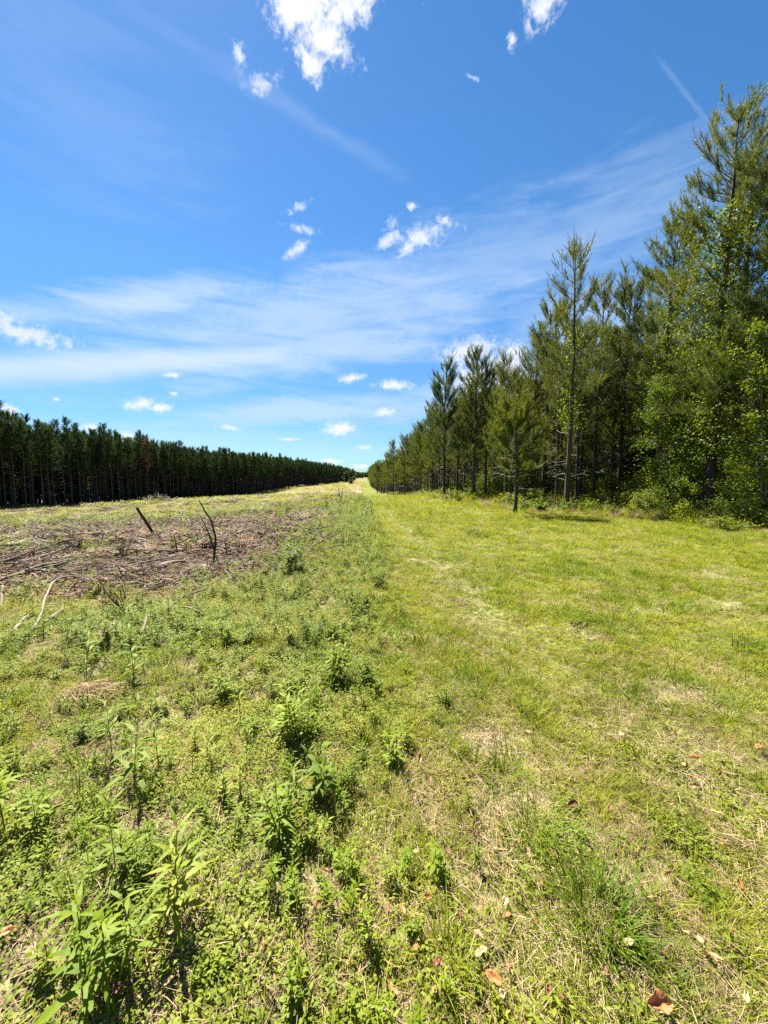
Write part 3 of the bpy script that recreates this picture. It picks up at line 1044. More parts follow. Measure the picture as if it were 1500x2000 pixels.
# ------------------------------------------------------------------ trees
def pine(seed, Ht, base, spread, nshoot=15, nn_=56, nl=.19, nw=.013, gap=.42, rad=.12, ascend=1.0, dead=14, bend=.15, top=.5, lsides=4):
    """Trunk builder + crown builder of one planted pine: whorls of rising limbs with upright needle brushes."""
    r = np.random.default_rng(seed)
    tk, cr = MB(), MB()
    t = np.linspace(0, 1, 15)
    ph = r.uniform(0, 6.28)
    cx = bend * np.sin(t * 3.0 + ph) * t + r.normal(0, .02, 15) * t
    cy = bend * np.cos(t * 2.3 + ph) * t - bend * math.cos(ph) * t * 0
    cx, cy = cx - cx[0], cy - cy[0]
    tp = np.stack([cx, cy, t * Ht * .985], 1)
    tp[0, 2] = -.15
    tr_ = rad * (1 - t) ** .8 + .014
    tr_[0] *= 1.35
    tube(tk, tp, tr_, 9, 0, rough=.12)

    def trunk_at(z):
        return np.array([np.interp(z, tp[:, 2], tp[:, 0]), np.interp(z, tp[:, 2], tp[:, 1]), z])
    SPt, SD, SL = [], [], []
    z = Ht * base
    while z < Ht - .25:
        u = (z - Ht * base) / (Ht * (1 - base))
        for b in range(r.integers(3, 6)):
            a = r.uniform(0, 6.283)
            ln = (spread * (1 - u) ** .6 * (.55 + .45 * min(1, u * 4 + .25)) + .35) * r.uniform(.55, 1.2)
            el = (.10 + .62 * u * ascend) + r.normal(0, .12)
            p0 = trunk_at(z + r.uniform(-.15, .15))
            s = np.linspace(0, 1, 5)
            hd = np.array([math.cos(a), math.sin(a), 0])
            cur = .30 * s ** 2 * ln * (0.5 + u * .8)
            pts = p0 + hd * (s * ln * math.cos(el))[:, None] + np.array([0, 0, 1.0]) * (s * ln * math.sin(el) + cur - .12 * ln * s * (1 - u))[:, None]
            tube(cr, pts, np.linspace(.010 + .012 * ln / 2, .006, 5), lsides, 1, cap=False)
            k = max(5, int(nshoot * ln / spread * r.uniform(.7, 1.2) + 1.5))
            for q in range(k):
                sp_ = 1.0 if q == 0 else r.uniform(.35, 1)
                c0 = np.array([np.interp(sp_, s, pts[:, i]) for i in range(3)])
                d = hd * r.uniform(.1, .8) + np.array([-hd[1], hd[0], 0]) * r.normal(0, .6) + np.array([0, 0, r.uniform(.6, 1.5) + .6 * u])
                SPt.append(c0)
                SD.append(d / np.linalg.norm(d))
                SL.append(r.uniform(.25, .55 + .2 * u))
        z += gap * r.uniform(.75, 1.25) * (1 - .25 * u)
    # the leader and its candles
    tpz = tp[-1]
    for q in range(5):
        d = np.array([r.normal(0, .25), r.normal(0, .25), 1.0]) if q else np.array([0, 0, 1.0])
        SPt.append(tpz - np.array([0, 0, .25 * (q > 0)]))
        SD.append(d / np.linalg.norm(d))
        SL.append(top * (1 if q == 0 else r.uniform(.5, .9)))
    SPt, SD, SL = np.array(SPt), np.array(SD), np.array(SL)
    n = len(SPt)
    # shoots
    leaves(cr, SPt, SD, sph(n, r=r), SL * r.uniform(1.1, 1.4, n), .026, 0, [.9, .6], 2)
    # needles
    idx = np.repeat(np.arange(n), nn_)
    u = r.uniform(-.25, 1.0, len(idx))
    ba = SPt[idx] + SD[idx] * (SL[idx] * u)[:, None]
    pr = sph(len(idx), r=r)
    pr = norm(pr - SD[idx] * (pr * SD[idx]).sum(-1, keepdims=True))
    fl = r.uniform(.45, 1.15, len(idx)) * (1.25 - .75 * np.clip(u, 0, 1))
    d = SD[idx] * np.cos(fl)[:, None] + pr * np.sin(fl)[:, None]
    leaves(cr, ba, d, sph(len(idx), r=r), r.uniform(.7, 1.2, len(idx)) * nl, r.uniform(.7, 1.3, len(idx)) * nw, .15, NEEDLE, 0)
    # dead pale limbs under the crown
    for q in range(dead):
        z = r.uniform(.12, base + .08) * Ht
        a = r.uniform(0, 6.283)
        ln = r.uniform(.4, 1.5)
        s = np.linspace(0, 1, 6)
        hd = np.array([math.cos(a), math.sin(a), 0])
        pts = trunk_at(z) + hd * (s * ln)[:, None] + np.array([0, 0, 1.0]) * (ln * (r.uniform(-.3, .35) * s + .25 * r.uniform(-1, 1) * s ** 2))[:, None] + r.normal(0, .02, (6, 3)) * s[:, None]
        tube(tk, pts, np.linspace(.012, .004, 6), 3, 1, cap=False)
        if r.uniform() < .6:
            m0 = pts[3]
            d2 = hd + np.array([-hd[1], hd[0], 0]) * r.choice([-1, 1]) * .8 + np.array([0, 0, r.uniform(-.2, .4)])
            tube(tk, np.stack([m0, m0 + d2 * ln * .2, m0 + d2 * ln * .38]), [.007, .005, .003], 3, 1, cap=False)
    return tk, cr


PINE_MATS_T = [M_BARK, M_DEADLIMB]


def pine_thing(seed, Ht, loc, needle, rz=0.0, name='pine_tree', **k):
    tk, cr = pine(seed, Ht, **k)
    o = empty(name, loc, rz)
    tk.obj('trunk', PINE_MATS_T, o, smooth=True)
    cr.obj('crown', [needle, M_TWIG, M_CANDLE], o)
    return o


# the pines along the right-hand edge: foot (photo x, metres ahead), top (photo y), crown base, spread, needle, label
EDGE = [
    (1388, 16.4, 195, .28, 3.1, M_NEEDLE, 'tallest pine at the right edge, dark trunk wrapped in a leafy vine', dict(rad=.16, dead=26)),
    (1210, 25.0, 540, .42, 2.2, M_NEEDLE, 'pine left of the big leafy bush, vine growing thick on its upper trunk', dict(rad=.13, dead=22)),
    (1108, 19.0, 478, .50, 1.75, M_NEEDLE, 'pine with an open candelabra top standing well above its neighbours', dict(rad=.115, dead=20, gap=.62, nn_=28, top=.8)),
    (1008, 17.8, 775, .42, 1.2, M_NEEDLE, 'short slim pine standing furthest out on the grass, pale lower trunk', dict(rad=.075, dead=10)),
    (925, 31.6, 685, .36, 1.9, M_NEEDLE_B, 'slender pine with a pointed top in front of the white cloud', dict(rad=.13, dead=16)),
    (868, 33.0, 705, .34, 1.6, M_NEEDLE_B, 'narrow pine left of the pointed one, thin top against the sky', dict(rad=.10, dead=12)),
    (1062, 28.0, 605, .32, 2.1, M_NEEDLE, 'broad pine between the pointed pine and the candelabra pine', dict(rad=.13, dead=16)),
    (1096, 30.0, 580, .34, 1.9, M_NEEDLE_B, 'bluish pine just behind the candelabra pine', dict(rad=.12, dead=12)),
    (990, 33.0, 725, .38, 1.6, M_NEEDLE, 'pine with bare brownish top shoots behind the short slim pine', dict(rad=.10, dead=12, nn_=14)),
    (845, 48.0, 800, .30, 1.8, M_NEEDLE, 'olive pine at the near end of the distant pine row', dict(rad=.11, dead=8)),
    (822, 55.0, 828, .28, 1.9, M_NEEDLE, 'round-crowned pine halfway along the distant pine row', dict(rad=.11, dead=6)),
    (790, 70.0, 852, .26, 1.8, M_NEEDLE, 'distant pine rising above its row near the lane end', dict(rad=.11, dead=5)),
    (768, 82.0, 860, .26, 1.7, M_NEEDLE, 'distant thin pine next to the lane end', dict(rad=.10, dead=5)),
    (757, 98.0, 884, .26, 1.7, M_NEEDLE, 'last but one pine of the receding row', dict(rad=.10, dead=4)),
    (737, 120.0, 905, .22, 1.8, M_NEEDLE, 'outermost leaning pine at the far end of the receding row', dict(rad=.10, dead=4)),
    (1290, 21.5, 425, .35, 2.7, M_NEEDLE_B, 'tall bluish pine rising behind the big leafy bush', dict(rad=.14, dead=18)),
    (1425, 18.5, 300, .35, 3.0, M_NEEDLE_B, 'pine half hidden behind the vine-wrapped pine', dict(rad=.14, dead=18)),
    (1535, 13.5, 130, .35, 3.2, M_NEEDLE_B, 'pine cut off by the frame, one branch reaching in at top right', dict(rad=.16, dead=22)),
    (1160, 24.0, 555, .5, 1.7, M_NEEDLE, 'pine with raised side branches between the candelabra and vine pines', dict(rad=.11, dead=18, nn_=26)),
]
edge_xy = []
EDGE_OBJ = []
for i, (px, y, ty, cb, sp_, nd, lab, kw) in enumerate(EDGE):
    x = (px - 750) / F * y * (CP + (1000 - 1000) / F * SP)
    z = H(x, y)
    r_ = ray(px, ty)
    Ht = EYE + r_.z * y / r_.y - z - .3
    o = pine_thing(100 + i, Ht, (x, y, z), nd, base=cb, spread=sp_, **kw)
    tag(o, lab, 'tree', 'pines along the right edge of the lane')
    edge_xy.append((x, y))
    EDGE_OBJ.append((o, x, y, z, Ht))

# fill pines of the right-hand plantation
PROTO_R = []
for i, (h, cb, sp_, nd) in enumerate([(12.5, .35, 2.0, M_NEEDLE), (11.5, .3, 2.1, M_NEEDLE), (13.2, .4, 1.9, M_NEEDLE_B), (12, .38, 2.0, M_NEEDLE), (10.5, .28, 1.9, M_NEEDLE)]):
    PROTO_R.append(((pine(300 + i, h, cb, sp_ * 1.05, nn_=27, nw=.015, dead=24)), nd, h))
PROTO_RO = []
for (tk, cr), nd, h in PROTO_R:
    PROTO_RO.append((tk.mesh('trunk', PINE_MATS_T, True), cr.mesh('crown', [nd, M_TWIG, M_CANDLE])))


def merged(tk, cr, mats):
    mb = MB()
    k = 3
    mb.v = tk.v + cr.v
    mb.f = [(f, m_ + k) for f, m_ in tk.f] + [(f + tk.n, m_) for f, m_ in cr.f]
    mb.n = tk.n + cr.n
    return mb.mesh('pine', mats)


cand = []
y = 9.0
row = 0
while y < 330:
    sp_ = 2.5 if y < 60 else 3.2
    x = float(edge_r(y)) + RN.uniform(.4, 1.8)
    depth = 34 if y < 70 else 22
    k = 0
    while x < float(edge_r(y)) + depth:
        xx, yy = x + RN.uniform(-.5, .5), y + RN.uniform(-.7, .7)
        if xx > edge_r(yy) + .2 and not (yy < 22.5 and 1190 < 750 + F * xx / yy < 1560) and not (k == 0 and yy < 40 and RN.random() < .7) and all((xx - a) ** 2 + (yy - b) ** 2 > 1.3 for a, b in edge_xy):
            cand.append((k, xx, yy))
        x += sp_ * RN.uniform(.85, 1.2)
        k += 1
    y += sp_ * RN.uniform(.85, 1.15)
    row += 1
ind, mass = [], []
for k, xx, yy in cand:
    vis = abs(xx) < yy * 1.02 + 1
    if vis and ((k == 0 and yy < 150) or (k == 1 and yy < 75) or (k == 2 and yy < 36)) and len(ind) < 110:
        ind.append((k, xx, yy))
    else:
        mass.append((k, xx, yy))
for k, xx, yy in ind:
    j = RN.randrange(len(PROTO_RO))
    tm, cm = PROTO_RO[j]
    sc = RN.uniform(.8, 1.04) * (.9 if k == 0 else (.9 if yy < 45 else 1.0))
    o = empty('pine_tree', (xx, yy, H(xx, yy)), RN.uniform(0, 6.28), sc)
    for nm, me in (('trunk', tm), ('crown', cm)):
        c = bpy.data.objects.new(nm, me)
        COL.objects.link(c)
        c.parent = o
    lab = {0: 'green pine in the sunlit front of the planted row on the right', 1: 'shaded pine in the second line of the right-hand plantation', 2: 'dark pine deep inside the right-hand plantation'}[k]
    if k == 0 and yy > 60:
        lab = 'small far-off pine in the row that narrows towards the lane end'
    tag(o, lab, 'tree', 'right-hand plantation pines, line %d%s' % (k + 1, ' far off' if (k == 0 and yy > 60) else ''))
MP = [merged(tk, cr, [nd, M_TWIG, M_CANDLE] + PINE_MATS_T) for (tk, cr), nd, h in PROTO_R]
mx = np.array([[a[1], a[2]] for a in mass])
mz = hz(mx[:, 0], mx[:, 1])
N = len(mx)
scatter('pine_woods', np.column_stack([mx, mz]), MP, NR.uniform(.85, 1.1, N), np.column_stack([np.zeros(N), np.zeros(N), NR.uniform(0, 6.28, N)]), NR.integers(0, len(MP), N),
        'mass of planted pines deep behind the right-hand row', 'woods')


# the dark wood on the left: tall plantation pines
PL = []
for i in range(6):
    h = [17, 16, 18, 16.5, 15.5, 17.5][i]
    PL.append((pine(500 + i, h, [.5, .46, .55, .5, .44, .52][i], [1.35, 1.5, 1.25, 1.45, 1.6, 1.35][i], nshoot=8, nn_=18, nl=.32, nw=.036, gap=.5, rad=.11, dead=16, lsides=3), h))
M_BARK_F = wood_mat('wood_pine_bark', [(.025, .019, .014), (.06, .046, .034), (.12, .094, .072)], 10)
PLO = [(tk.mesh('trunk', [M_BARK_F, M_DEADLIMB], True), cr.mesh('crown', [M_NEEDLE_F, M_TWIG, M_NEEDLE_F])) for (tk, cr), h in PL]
REDC = PL[3][0][1].mesh('crown', [M_NEEDLE_RED, M_TWIG, M_NEEDLE_RED])


def left_tree(x, y, j, sc, lab, grp, crown=None, nm='plantation_pine'):
    o = empty(nm, (x, y, H(x, y)), RN.uniform(0, 6.28), sc)
    for n_, me in (('trunk', PLO[j][0]), ('crown', crown or PLO[j][1])):
        c = bpy.data.objects.new(n_, me)
        COL.objects.link(c)
        c.parent = o
    tag(o, lab, 'tree', grp)


front, backrow = [], []
y = 48.0
while y < 600:
    st = 1.7 if y < 170 else (2.2 if y < 350 else 3.0)
    front.append((float(edge_l(y)) + RN.uniform(-.5, .5), y))
    for k in range(1, 13):
        for h in range(1):
            backrow.append((k, float(edge_l(y)) - k * 2.6 + RN.uniform(-.7, .7), y + RN.uniform(-1, 1)))
    y += st * RN.uniform(.85, 1.15)
special = {}


def nearest_px(px):
    return min(range(len(front)), key=lambda i: abs(750 + F * front[i][0] / front[i][1] - px))


special[nearest_px(16)] = (2, 1.06, 'tallest plantation pine standing at the left frame edge', None)
special[nearest_px(286)] = (3, 1.0, 'dead red-brown pine among the dark green plantation pines', REDC)
special[nearest_px(362)] = (4, 1.06, 'bushy full-crowned plantation pine rising above its neighbours', None)
for i, (x, y) in enumerate(front):
    if i in special:
        j, sc, lab, cr = special[i]
        left_tree(x, y, j, sc, lab, 'plantation pines of the left-hand wood', cr)
    else:
        vis = 750 + F * x / y > -60
        if not vis or y > 430:
            backrow.append((0, x, y))
            continue
        far_ = y > 200
        left_tree(x, y, RN.randrange(6), RN.uniform(.9, 1.05), 'distant plantation pine in the far part of the dark left-hand wood' if far_ else 'tall dark plantation pine in the front line of the left-hand wood',
                  'front line of the left-hand wood, far part' if far_ else 'front line of the left-hand wood, near part')
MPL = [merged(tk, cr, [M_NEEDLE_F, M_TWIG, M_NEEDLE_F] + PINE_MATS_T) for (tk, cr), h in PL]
bx = np.array([[a[1], a[2]] for a in backrow])
N = len(bx)
scatter('dark_pine_woods', np.column_stack([bx, hz(bx[:, 0], bx[:, 1])]), MPL, NR.uniform(.88, 1.05, N), np.column_stack([np.zeros(N), np.zeros(N), NR.uniform(0, 6.28, N)]), NR.integers(0, 6, N),
        'mass of dark plantation pines behind the front line on the left', 'woods')


# dark shrubs added inside both woods so no sky light shows between trunks
def shrub_mesh(h, rad, n, ll, mat, seed):
    r = np.random.default_rng(seed)
    mb = MB()
    for k in range(7):
        a, q = r.uniform(0, 6.28), r.uniform(.2, .8) * rad
        s = np.linspace(0, 1, 5)
        pts = np.stack([np.cos(a) * q * s, np.sin(a) * q * s, h * .85 * s], 1) + r.normal(0, .05, (5, 3)) * s[:, None]
        tube(mb, pts, np.linspace(.03, .008, 5), 4, 1, cap=False)
    cc = sph(9, -.3, 1, r) * np.array([rad * .7, rad * .7, h * .33]) + np.array([0, 0, h * .55])
    p = cc[r.integers(0, 9, n)] + r.normal(0, 1, (n, 3)) * np.array([rad * .3, rad * .3, h * .17])
    p[:, 2] = np.abs(p[:, 2])
    leaves(mb, p, sph(n, -.6, .6, r), sph(n, .2, 1, r), r.uniform(.6, 1.2, n) * ll, r.uniform(.4, .6, n) * ll, .2, LEAF, 0)
    return mb.mesh('shrub', [mat, M_TWIG])


US = [shrub_mesh(4.5, 2.2, 900, .42, M_DARKLEAF, 700 + i) for i in range(3)]
P, SCL = [], []
y = 45.0
while y < 600:
    for off in (12, 16, 21, 27):
        P.append((float(edge_l(y)) - off + RN.uniform(-1, 1), y + RN.uniform(-1, 1)))
        SCL.append(RN.uniform(1.3, 2.0))
    y += 3 if y < 250 else 5
y = 12.0
while y < 200:
    for off in (14, 19, 25):
        P.append((float(edge_r(y)) + off + RN.uniform(-1, 1), y + RN.uniform(-1, 1)))
        SCL.append(RN.uniform(.6, 1.1))
    y += 2.6 if y < 70 else 4
P = np.array(P)
N = len(P)
scatter('sky_block_shrubs', np.column_stack([P, hz(P[:, 0], P[:, 1])]), US, np.array(SCL), np.column_stack([np.zeros(N), np.zeros(N), NR.uniform(0, 6.28, N)]), NR.integers(0, 3, N),
        'dark leafy shrubs added deep inside the woods to shut out sky light', 'undergrowth')

P, SCL = [], []
for k in range(300):
    y = RN.uniform(17, 75)
    off = RN.uniform(2.8, 12)
    x = float(edge_r(y)) + off
    if vnoise(x * .35, y * .35, 99) < .42:
        continue
    P.append((x, y))
    SCL.append(RN.uniform(.35, .75))
P = np.array(P)
N = len(P)
UN = [shrub_mesh(3.4, 1.3, 900, .2, M_BROAD, 720), shrub_mesh(2.8, 1.5, 800, .22, M_NEEDLE, 721), shrub_mesh(3.8, 1.1, 800, .18, M_BROADM, 722)]
scatter('thicket', np.column_stack([P, hz(P[:, 0], P[:, 1])]), UN, np.array(SCL), np.column_stack([np.zeros(N), np.zeros(N), NR.uniform(0, 6.28, N)]), NR.integers(0, 3, N),
        'olive-green brushy thicket between the trunks of the right-hand pines', 'undergrowth')


# broad-leaved trees, vines and bushes on the right
def broadleaf(name, loc, Ht, rad, nleaf, ll, mat, seed, low=.1, stems=5, lean=.35, nclump=40, lw=.55):
    r = np.random.default_rng(seed)
    o = empty(name, loc)
    tk, cr = MB(), MB()
    ends = []
    for k in range(stems):
        a = r.uniform(0, 6.28)
        q = rad * r.uniform(.15, .75)
        hh = Ht * r.uniform(.6, .98)
        s = np.linspace(0, 1, 8)
        pts = np.stack([np.cos(a) * q * s ** 1.3, np.sin(a) * q * s ** 1.3, hh * s - .1], 1) + r.normal(0, .05, (8, 3)) * s[:, None]
        tube(tk, pts, np.linspace(.035, .006, 8), 6)
        for m_ in range(nclump // stems):
            t0 = r.uniform(low, 1)
            c0 = np.array([np.interp(t0, s, pts[:, i]) for i in range(3)])
            b = r.uniform(0, 6.28)
            ln = rad * (.75 * (1 - t0) + .3) * r.uniform(.25, 1.25)
            e = c0 + np.array([math.cos(b) * ln, math.sin(b) * ln, ln * r.uniform(-.1, .6)])
            mid = (c0 + e) / 2 + np.array([0, 0, .1 * ln])
            tube(tk, np.stack([c0, mid, e]), [.012, .008, .004], 4, 0, cap=False)
            ends.append((c0, e))
    A, B = np.array([x[0] for x in ends]), np.array([x[1] for x in ends])
    k = r.integers(0, len(A), nleaf)
    t = r.uniform(.2, 1.05, nleaf)[:, None]
    sg = rad * .085
    p = A[k] * (1 - t) + B[k] * t + r.normal(0, sg, (nleaf, 3))
    p[:, 2] = np.maximum(p[:, 2], .05)
    d = sph(nleaf, -.7, .3, r)
    leaves(cr, p, d, sph(nleaf, .1, 1, r), r.uniform(.65, 1.25, nleaf) * ll, r.uniform(.8, 1.2, nleaf) * ll * lw, .25, LEAF, 0, .2)
    tk.obj('trunk', [M_TWIG], o, smooth=True)
    cr.obj('crown', [mat], o)
    return o


def gpos(px, y):
    x = (px - 750) / F * y
    return (x, y, H(x, y))


GB = 'broad-leaved growth at the right-hand wood edge'
tag(broadleaf('broadleaf_tree', gpos(1305, 18.2), 7.8, 1.8, 14000, .09, M_BROAD, 801, stems=7, nclump=105), 'big rounded leafy tree left of the vine-wrapped trunk', 'tree', GB)
tag(broadleaf('broadleaf_tree', gpos(1345, 17.2), 3.6, 1.2, 5000, .085, M_BROAD, 802, nclump=50), 'smaller leafy sapling at the foot of the vine-wrapped pine', 'tree', GB)
tag(broadleaf('broadleaf_tree', gpos(1490, 13.2), 7.0, 1.3, 5000, .11, M_BROADM, 803, stems=5, nclump=70), 'bright yellow-green leafy tree at the right frame edge', 'tree', GB)
tag(broadleaf('broadleaf_tree', gpos(1448, 17.0), 10.5, 2.3, 15000, .10, M_BROADM, 804, stems=5, nclump=80), 'tall dark leafy tree right of the vine-wrapped trunk', 'tree', GB)
for i, (px, y, h, rr, n, mt, lab) in enumerate([
        (1325, 14.6, 1.1, 1.0, 1800, M_BROADY, 'low bright green shrub in front of the vine-wrapped trunk'),
        (1405, 14.0, .9, .9, 1400, M_BROAD, 'low dark green shrub right of the vine-wrapped trunk'),
        (1470, 13.0, 1.3, 1.1, 2000, M_BROAD, 'spreading shrub below the bright tree at the right edge'),
        (1262, 17.2, 1.2, .8, 1300, M_BROADY, 'upright yellow-green shrub left of the big rounded tree'),
        (1180, 22.5, 1.2, .9, 1200, M_BROAD, 'shrub between two pine trunks in the tall grass'),
        (965, 34.0, 2.2, 1.0, 1400, M_BROADY, 'bright green sapling in the shade behind the short slim pine'),
        (1420, 12.2, .55, .8, 1100, M_BROADY, 'small leafy sprawl on the grass before the right woods')]):
    tag(broadleaf('shrub', gpos(px, y), h, rr, n, .075, mt, 820 + i, stems=6, nclump=42), lab, 'shrub', GB)


def vine(o_info, z0, z1, rad, n, ll, mat, seed, label):
    """Leaves wrapped round a pine's trunk, bulging into clumps."""
    o, x, y, z, Ht = o_info
    r = np.random.default_rng(seed)
    e = empty('climbing_vine', (x, y, z))
    st, cr = MB(), MB()
    s = np.linspace(0, 1, 24)
    pts = np.stack([.15 * np.cos(s * 14) + .05, .15 * np.sin(s * 14), z1 * s], 1)
    tube(st, pts, .016, 5)
    zz = r.uniform(z0, z1, n)
    bul = .35 + .9 * vnoise(zz * .55 + seed, zz * 0, 3)
    a = r.uniform(0, 6.28, n) + 1.3 * (vnoise(zz * .9, zz * 0, 8) - .5)
    q = (.12 + rad * bul * np.abs(r.normal(0, .5, n)))
    q = np.minimum(q, rad * 1.5)
    p = np.stack([q * np.cos(a), q * np.sin(a), zz], 1)
    leaves(cr, p, sph(n, -.8, .1, r) + np.stack([np.cos(a), np.sin(a), 0 * a], 1) * .6, sph(n, .2, 1, r), r.uniform(.6, 1.2, n) * ll, r.uniform(.45, .7, n) * ll, .2, LEAF, 0, .2)
    st.obj('stem', [M_TWIG], e)
    cr.obj('foliage', [mat], e)
    tag(e, label, 'vine')


vine(EDGE_OBJ[0], 2.5, 12.6, 1.4, 8000, .12, M_BROADM, 31, 'thick leafy vine climbing high up the tallest right-hand pine')
vine(EDGE_OBJ[1], 4.5, 12.0, .5, 1600, .11, M_DARKLEAF, 32, 'dark vine clumped round the upper trunk of a pine')
vine(EDGE_OBJ[2], 4.0, 9.0, .55, 1300, .10, M_BROAD, 33, 'loose leafy vine on the candelabra pine')
vine(EDGE_OBJ[15], 3.5, 11.0, 1.3, 6000, .12, M_BROAD, 34, 'vine filling the crown of the pine behind the leafy bush')

# far trees at the end of the clearing
for i, (px, y, h, rr, lab) in enumerate([(676, 420, 12, 6, 'far rounded tree just beyond the end of the dark wood'), (684, 520, 17, 8, 'larger far tree second from the end of the dark wood'), (692, 640, 20, 9, 'hazy far tree above the track on the rise'),
                                         (699, 800, 15, 11, 'hazy broad tree clump left of the far track top'), (707, 850, 14, 11, 'pale distant tree above the far end of the track'), (716, 900, 14, 12, 'distant tree where the pine row meets the rise'),
                                         (724, 960, 14, 12, 'distant tree showing past the end of the pine row'), (686, 330, 6, 3, 'small round bush at the far field corner')]):
    tag(broadleaf('far_tree', gpos(px, y), h, rr, 1500, rr * .16, M_DARKLEAF, 860 + i, stems=5, nclump=40), lab, 'tree', 'trees on the far rise')


# ------------------------------------------------------------------ logging slash: sticks, logs and snags
def stick(name, pts, r0, r1, mat, label, group=None, sides=7, forks=(), cat='branch', cut=False):
    pts = np.asarray(pts, float)
    k = np.linspace(0, 1, len(pts))
    t = np.linspace(0, 1, max(8, len(pts) * 3))
    P = np.stack([np.interp(t, k, pts[:, i]) for i in range(3)], 1)
    for _ in range(2):
        P[1:-1] = (P[:-2] + 2 * P[1:-1] + P[2:]) / 4
    o0 = P[0].copy()
    ln = np.linalg.norm(P[-1] - P[0])
    P = P - o0
    P[1:-1] += NR.normal(0, min(r0 * .35, ln * .006), (len(P) - 2, 3))
    mb = MB()
    tube(mb, P, np.linspace(r0, r1, len(P)), sides, 0, True, .14)
    for f in forks:
        f = np.asarray(f, float) - o0
        tube(mb, f, np.linspace(r1 * 1.2 + r0 * .3, r1 * .6, len(f)), 5, 0, True, .1)
    for q in range(RN.randint(0, 3)):
        b = P[RN.randrange(2, len(P) - 1)]
        d = NR.normal(0, 1, 3)
        d[2] = abs(d[2]) * .7
        d = d / np.linalg.norm(d) * RN.uniform(.03, .12) * max(.5, min(2, ln))
        tube(mb, np.stack([b, b + d * .6, b + d]), [r0 * .4, r0 * .3, r0 * .15], 4, 0, True)
    o = mb.obj(name, [mat], smooth=True)
    o.location = o0
    if cut:
        c = MB()
        d = (P[0] - P[1]) / np.linalg.norm(P[0] - P[1])
        tube(c, np.stack([P[0] - d * .01, P[0] + d * .004]), [r0 * .92, r0 * .9], 12, 0, True)
        c.obj('cut_end', [M_CUT], o)
    tag(o, label, cat, group)
    return o


def lift(px, py, dz):
    x, y, z = at(px, py)
    return (x, y, z + dz)


def up_at(px, py, y):
    return pix(px, py, y)


b0 = at(413, 1106)
yb = b0[1]
stick('dead_sapling', [(b0[0], b0[1], b0[2] - .05), up_at(418, 1085, yb), up_at(422, 1058, yb + .05), up_at(417, 1025, yb + .05), up_at(402, 1000, yb), up_at(388, 977, yb - .1)], .029, .009, M_STICK_D,
      'dark curved dead sapling standing upright in the slash', forks=[[up_at(417, 1072, yb), up_at(410, 1048, yb - .1), up_at(400, 1025, yb - .15), up_at(391, 1007, yb - .2)]])
b0 = at(306, 1049)
stick('leaning_snag', [(b0[0], b0[1], b0[2] - .05), up_at(287, 1022, b0[1] - .2), up_at(267, 991, b0[1] - .5)], .052, .036, M_STICK_D, 'dark broken snag leaning to the left in the cleared field', cat='snag')
stick('log', [lift(300, 1123, .07), lift(330, 1112, .1), lift(363, 1109, .1)], .075, .06, M_STICK_G, 'short thick grey log lying before the curved dead sapling', sides=10, cat='log', cut=True)
stick('fallen_branch', [lift(60, 1246, .02), lift(80, 1213, .06), lift(92, 1178, .15), lift(112, 1158, .22), lift(140, 1147, .2), lift(192, 1148, .1)], .017, .007, M_STICK_P, 'pale curved branch like an upturned hook in the left weeds')
stick('fallen_branch', [lift(28, 1241, .03), lift(40, 1226, .07), lift(56, 1212, .06)], .02, .012, M_STICK_P, 'short pale branch left of the hooked pale branch')
stick('fallen_branch', [lift(96, 1217, .04), lift(126, 1199, .07)], .026, .018, M_STICK_P, 'short bleached stick just right of the hooked pale branch')
stick('fallen_branch', [lift(2, 1196, .03), lift(5, 1180, .1), lift(6, 1166, .16)], .02, .012, M_STICK_P, 'pale stub rising at the left frame edge')
stick('fallen_pole', [lift(-40, 1152, .05), lift(60, 1124, .1), lift(148, 1101, .1)], .034, .02, M_STICK_G, 'long grey pole lying lowest of the pole heap at left', cat='pole')
stick('fallen_pole', [lift(-30, 1130, .08), lift(60, 1104, .12), lift(147, 1076, .12)], .032, .018, M_STICK_G, 'bleached long pole lying across the middle of the pole heap', cat='pole')
stick('fallen_pole', [lift(-30, 1122, .12), lift(50, 1100, .18), lift(140, 1068, .2)], .035, .02, M_STICK_D, 'dark thin pole on top of the pole heap at left', cat='pole')
stick('fallen_pole', [lift(-20, 1142, .12), lift(40, 1136, .12), lift(130, 1112, .14)], .03, .02, M_STICK_G, 'thin grey pole crossing the lower pole heap', cat='pole')
stick('log', [lift(-20, 1059, .1), lift(30, 1053, .14), lift(66, 1041, .12)], .09, .06, M_STICK_G, 'grey log entering at the left frame edge beyond the pole heap', sides=10, cat='log')
stick('log', [lift(8, 1077, .1), lift(45, 1070, .12), lift(76, 1056, .12)], .08, .06, M_STICK_P, 'bleached log lying just in front of the grey edge log', sides=10, cat='log', cut=True)
stick('log', [lift(-15, 1037, .1), lift(34, 1036, .1)], .1, .08, M_STICK_D, 'dark log furthest back at the left frame edge', sides=10, cat='log')
stick('fallen_branch', [lift(198, 1040, .12), lift(240, 1032, .2), lift(282, 1027, .15)], .06, .03, M_STICK_D, 'dark forked branch left of the leaning snag', forks=[[lift(240, 1032, .2), lift(262, 1036, .3), lift(275, 1040, .1)]])
stick('fallen_branch', [lift(197, 1070, .05), lift(208, 1056, .2), lift(219, 1044, .35)], .022, .008, M_STICK_D, 'thin dark stick poking up left of the leaning snag foot')
stick('fallen_branch', [lift(345, 1000, .1), lift(430, 995, .12)], .07, .05, M_STICK_P, 'bleached pole lying far out behind the curved sapling')
stick('fallen_branch', [lift(345, 1016, .2), lift(370, 1028, .2), lift(405, 1032, .1)], .03, .02, M_STICK_G, 'grey branch lying behind the curved dead sapling')
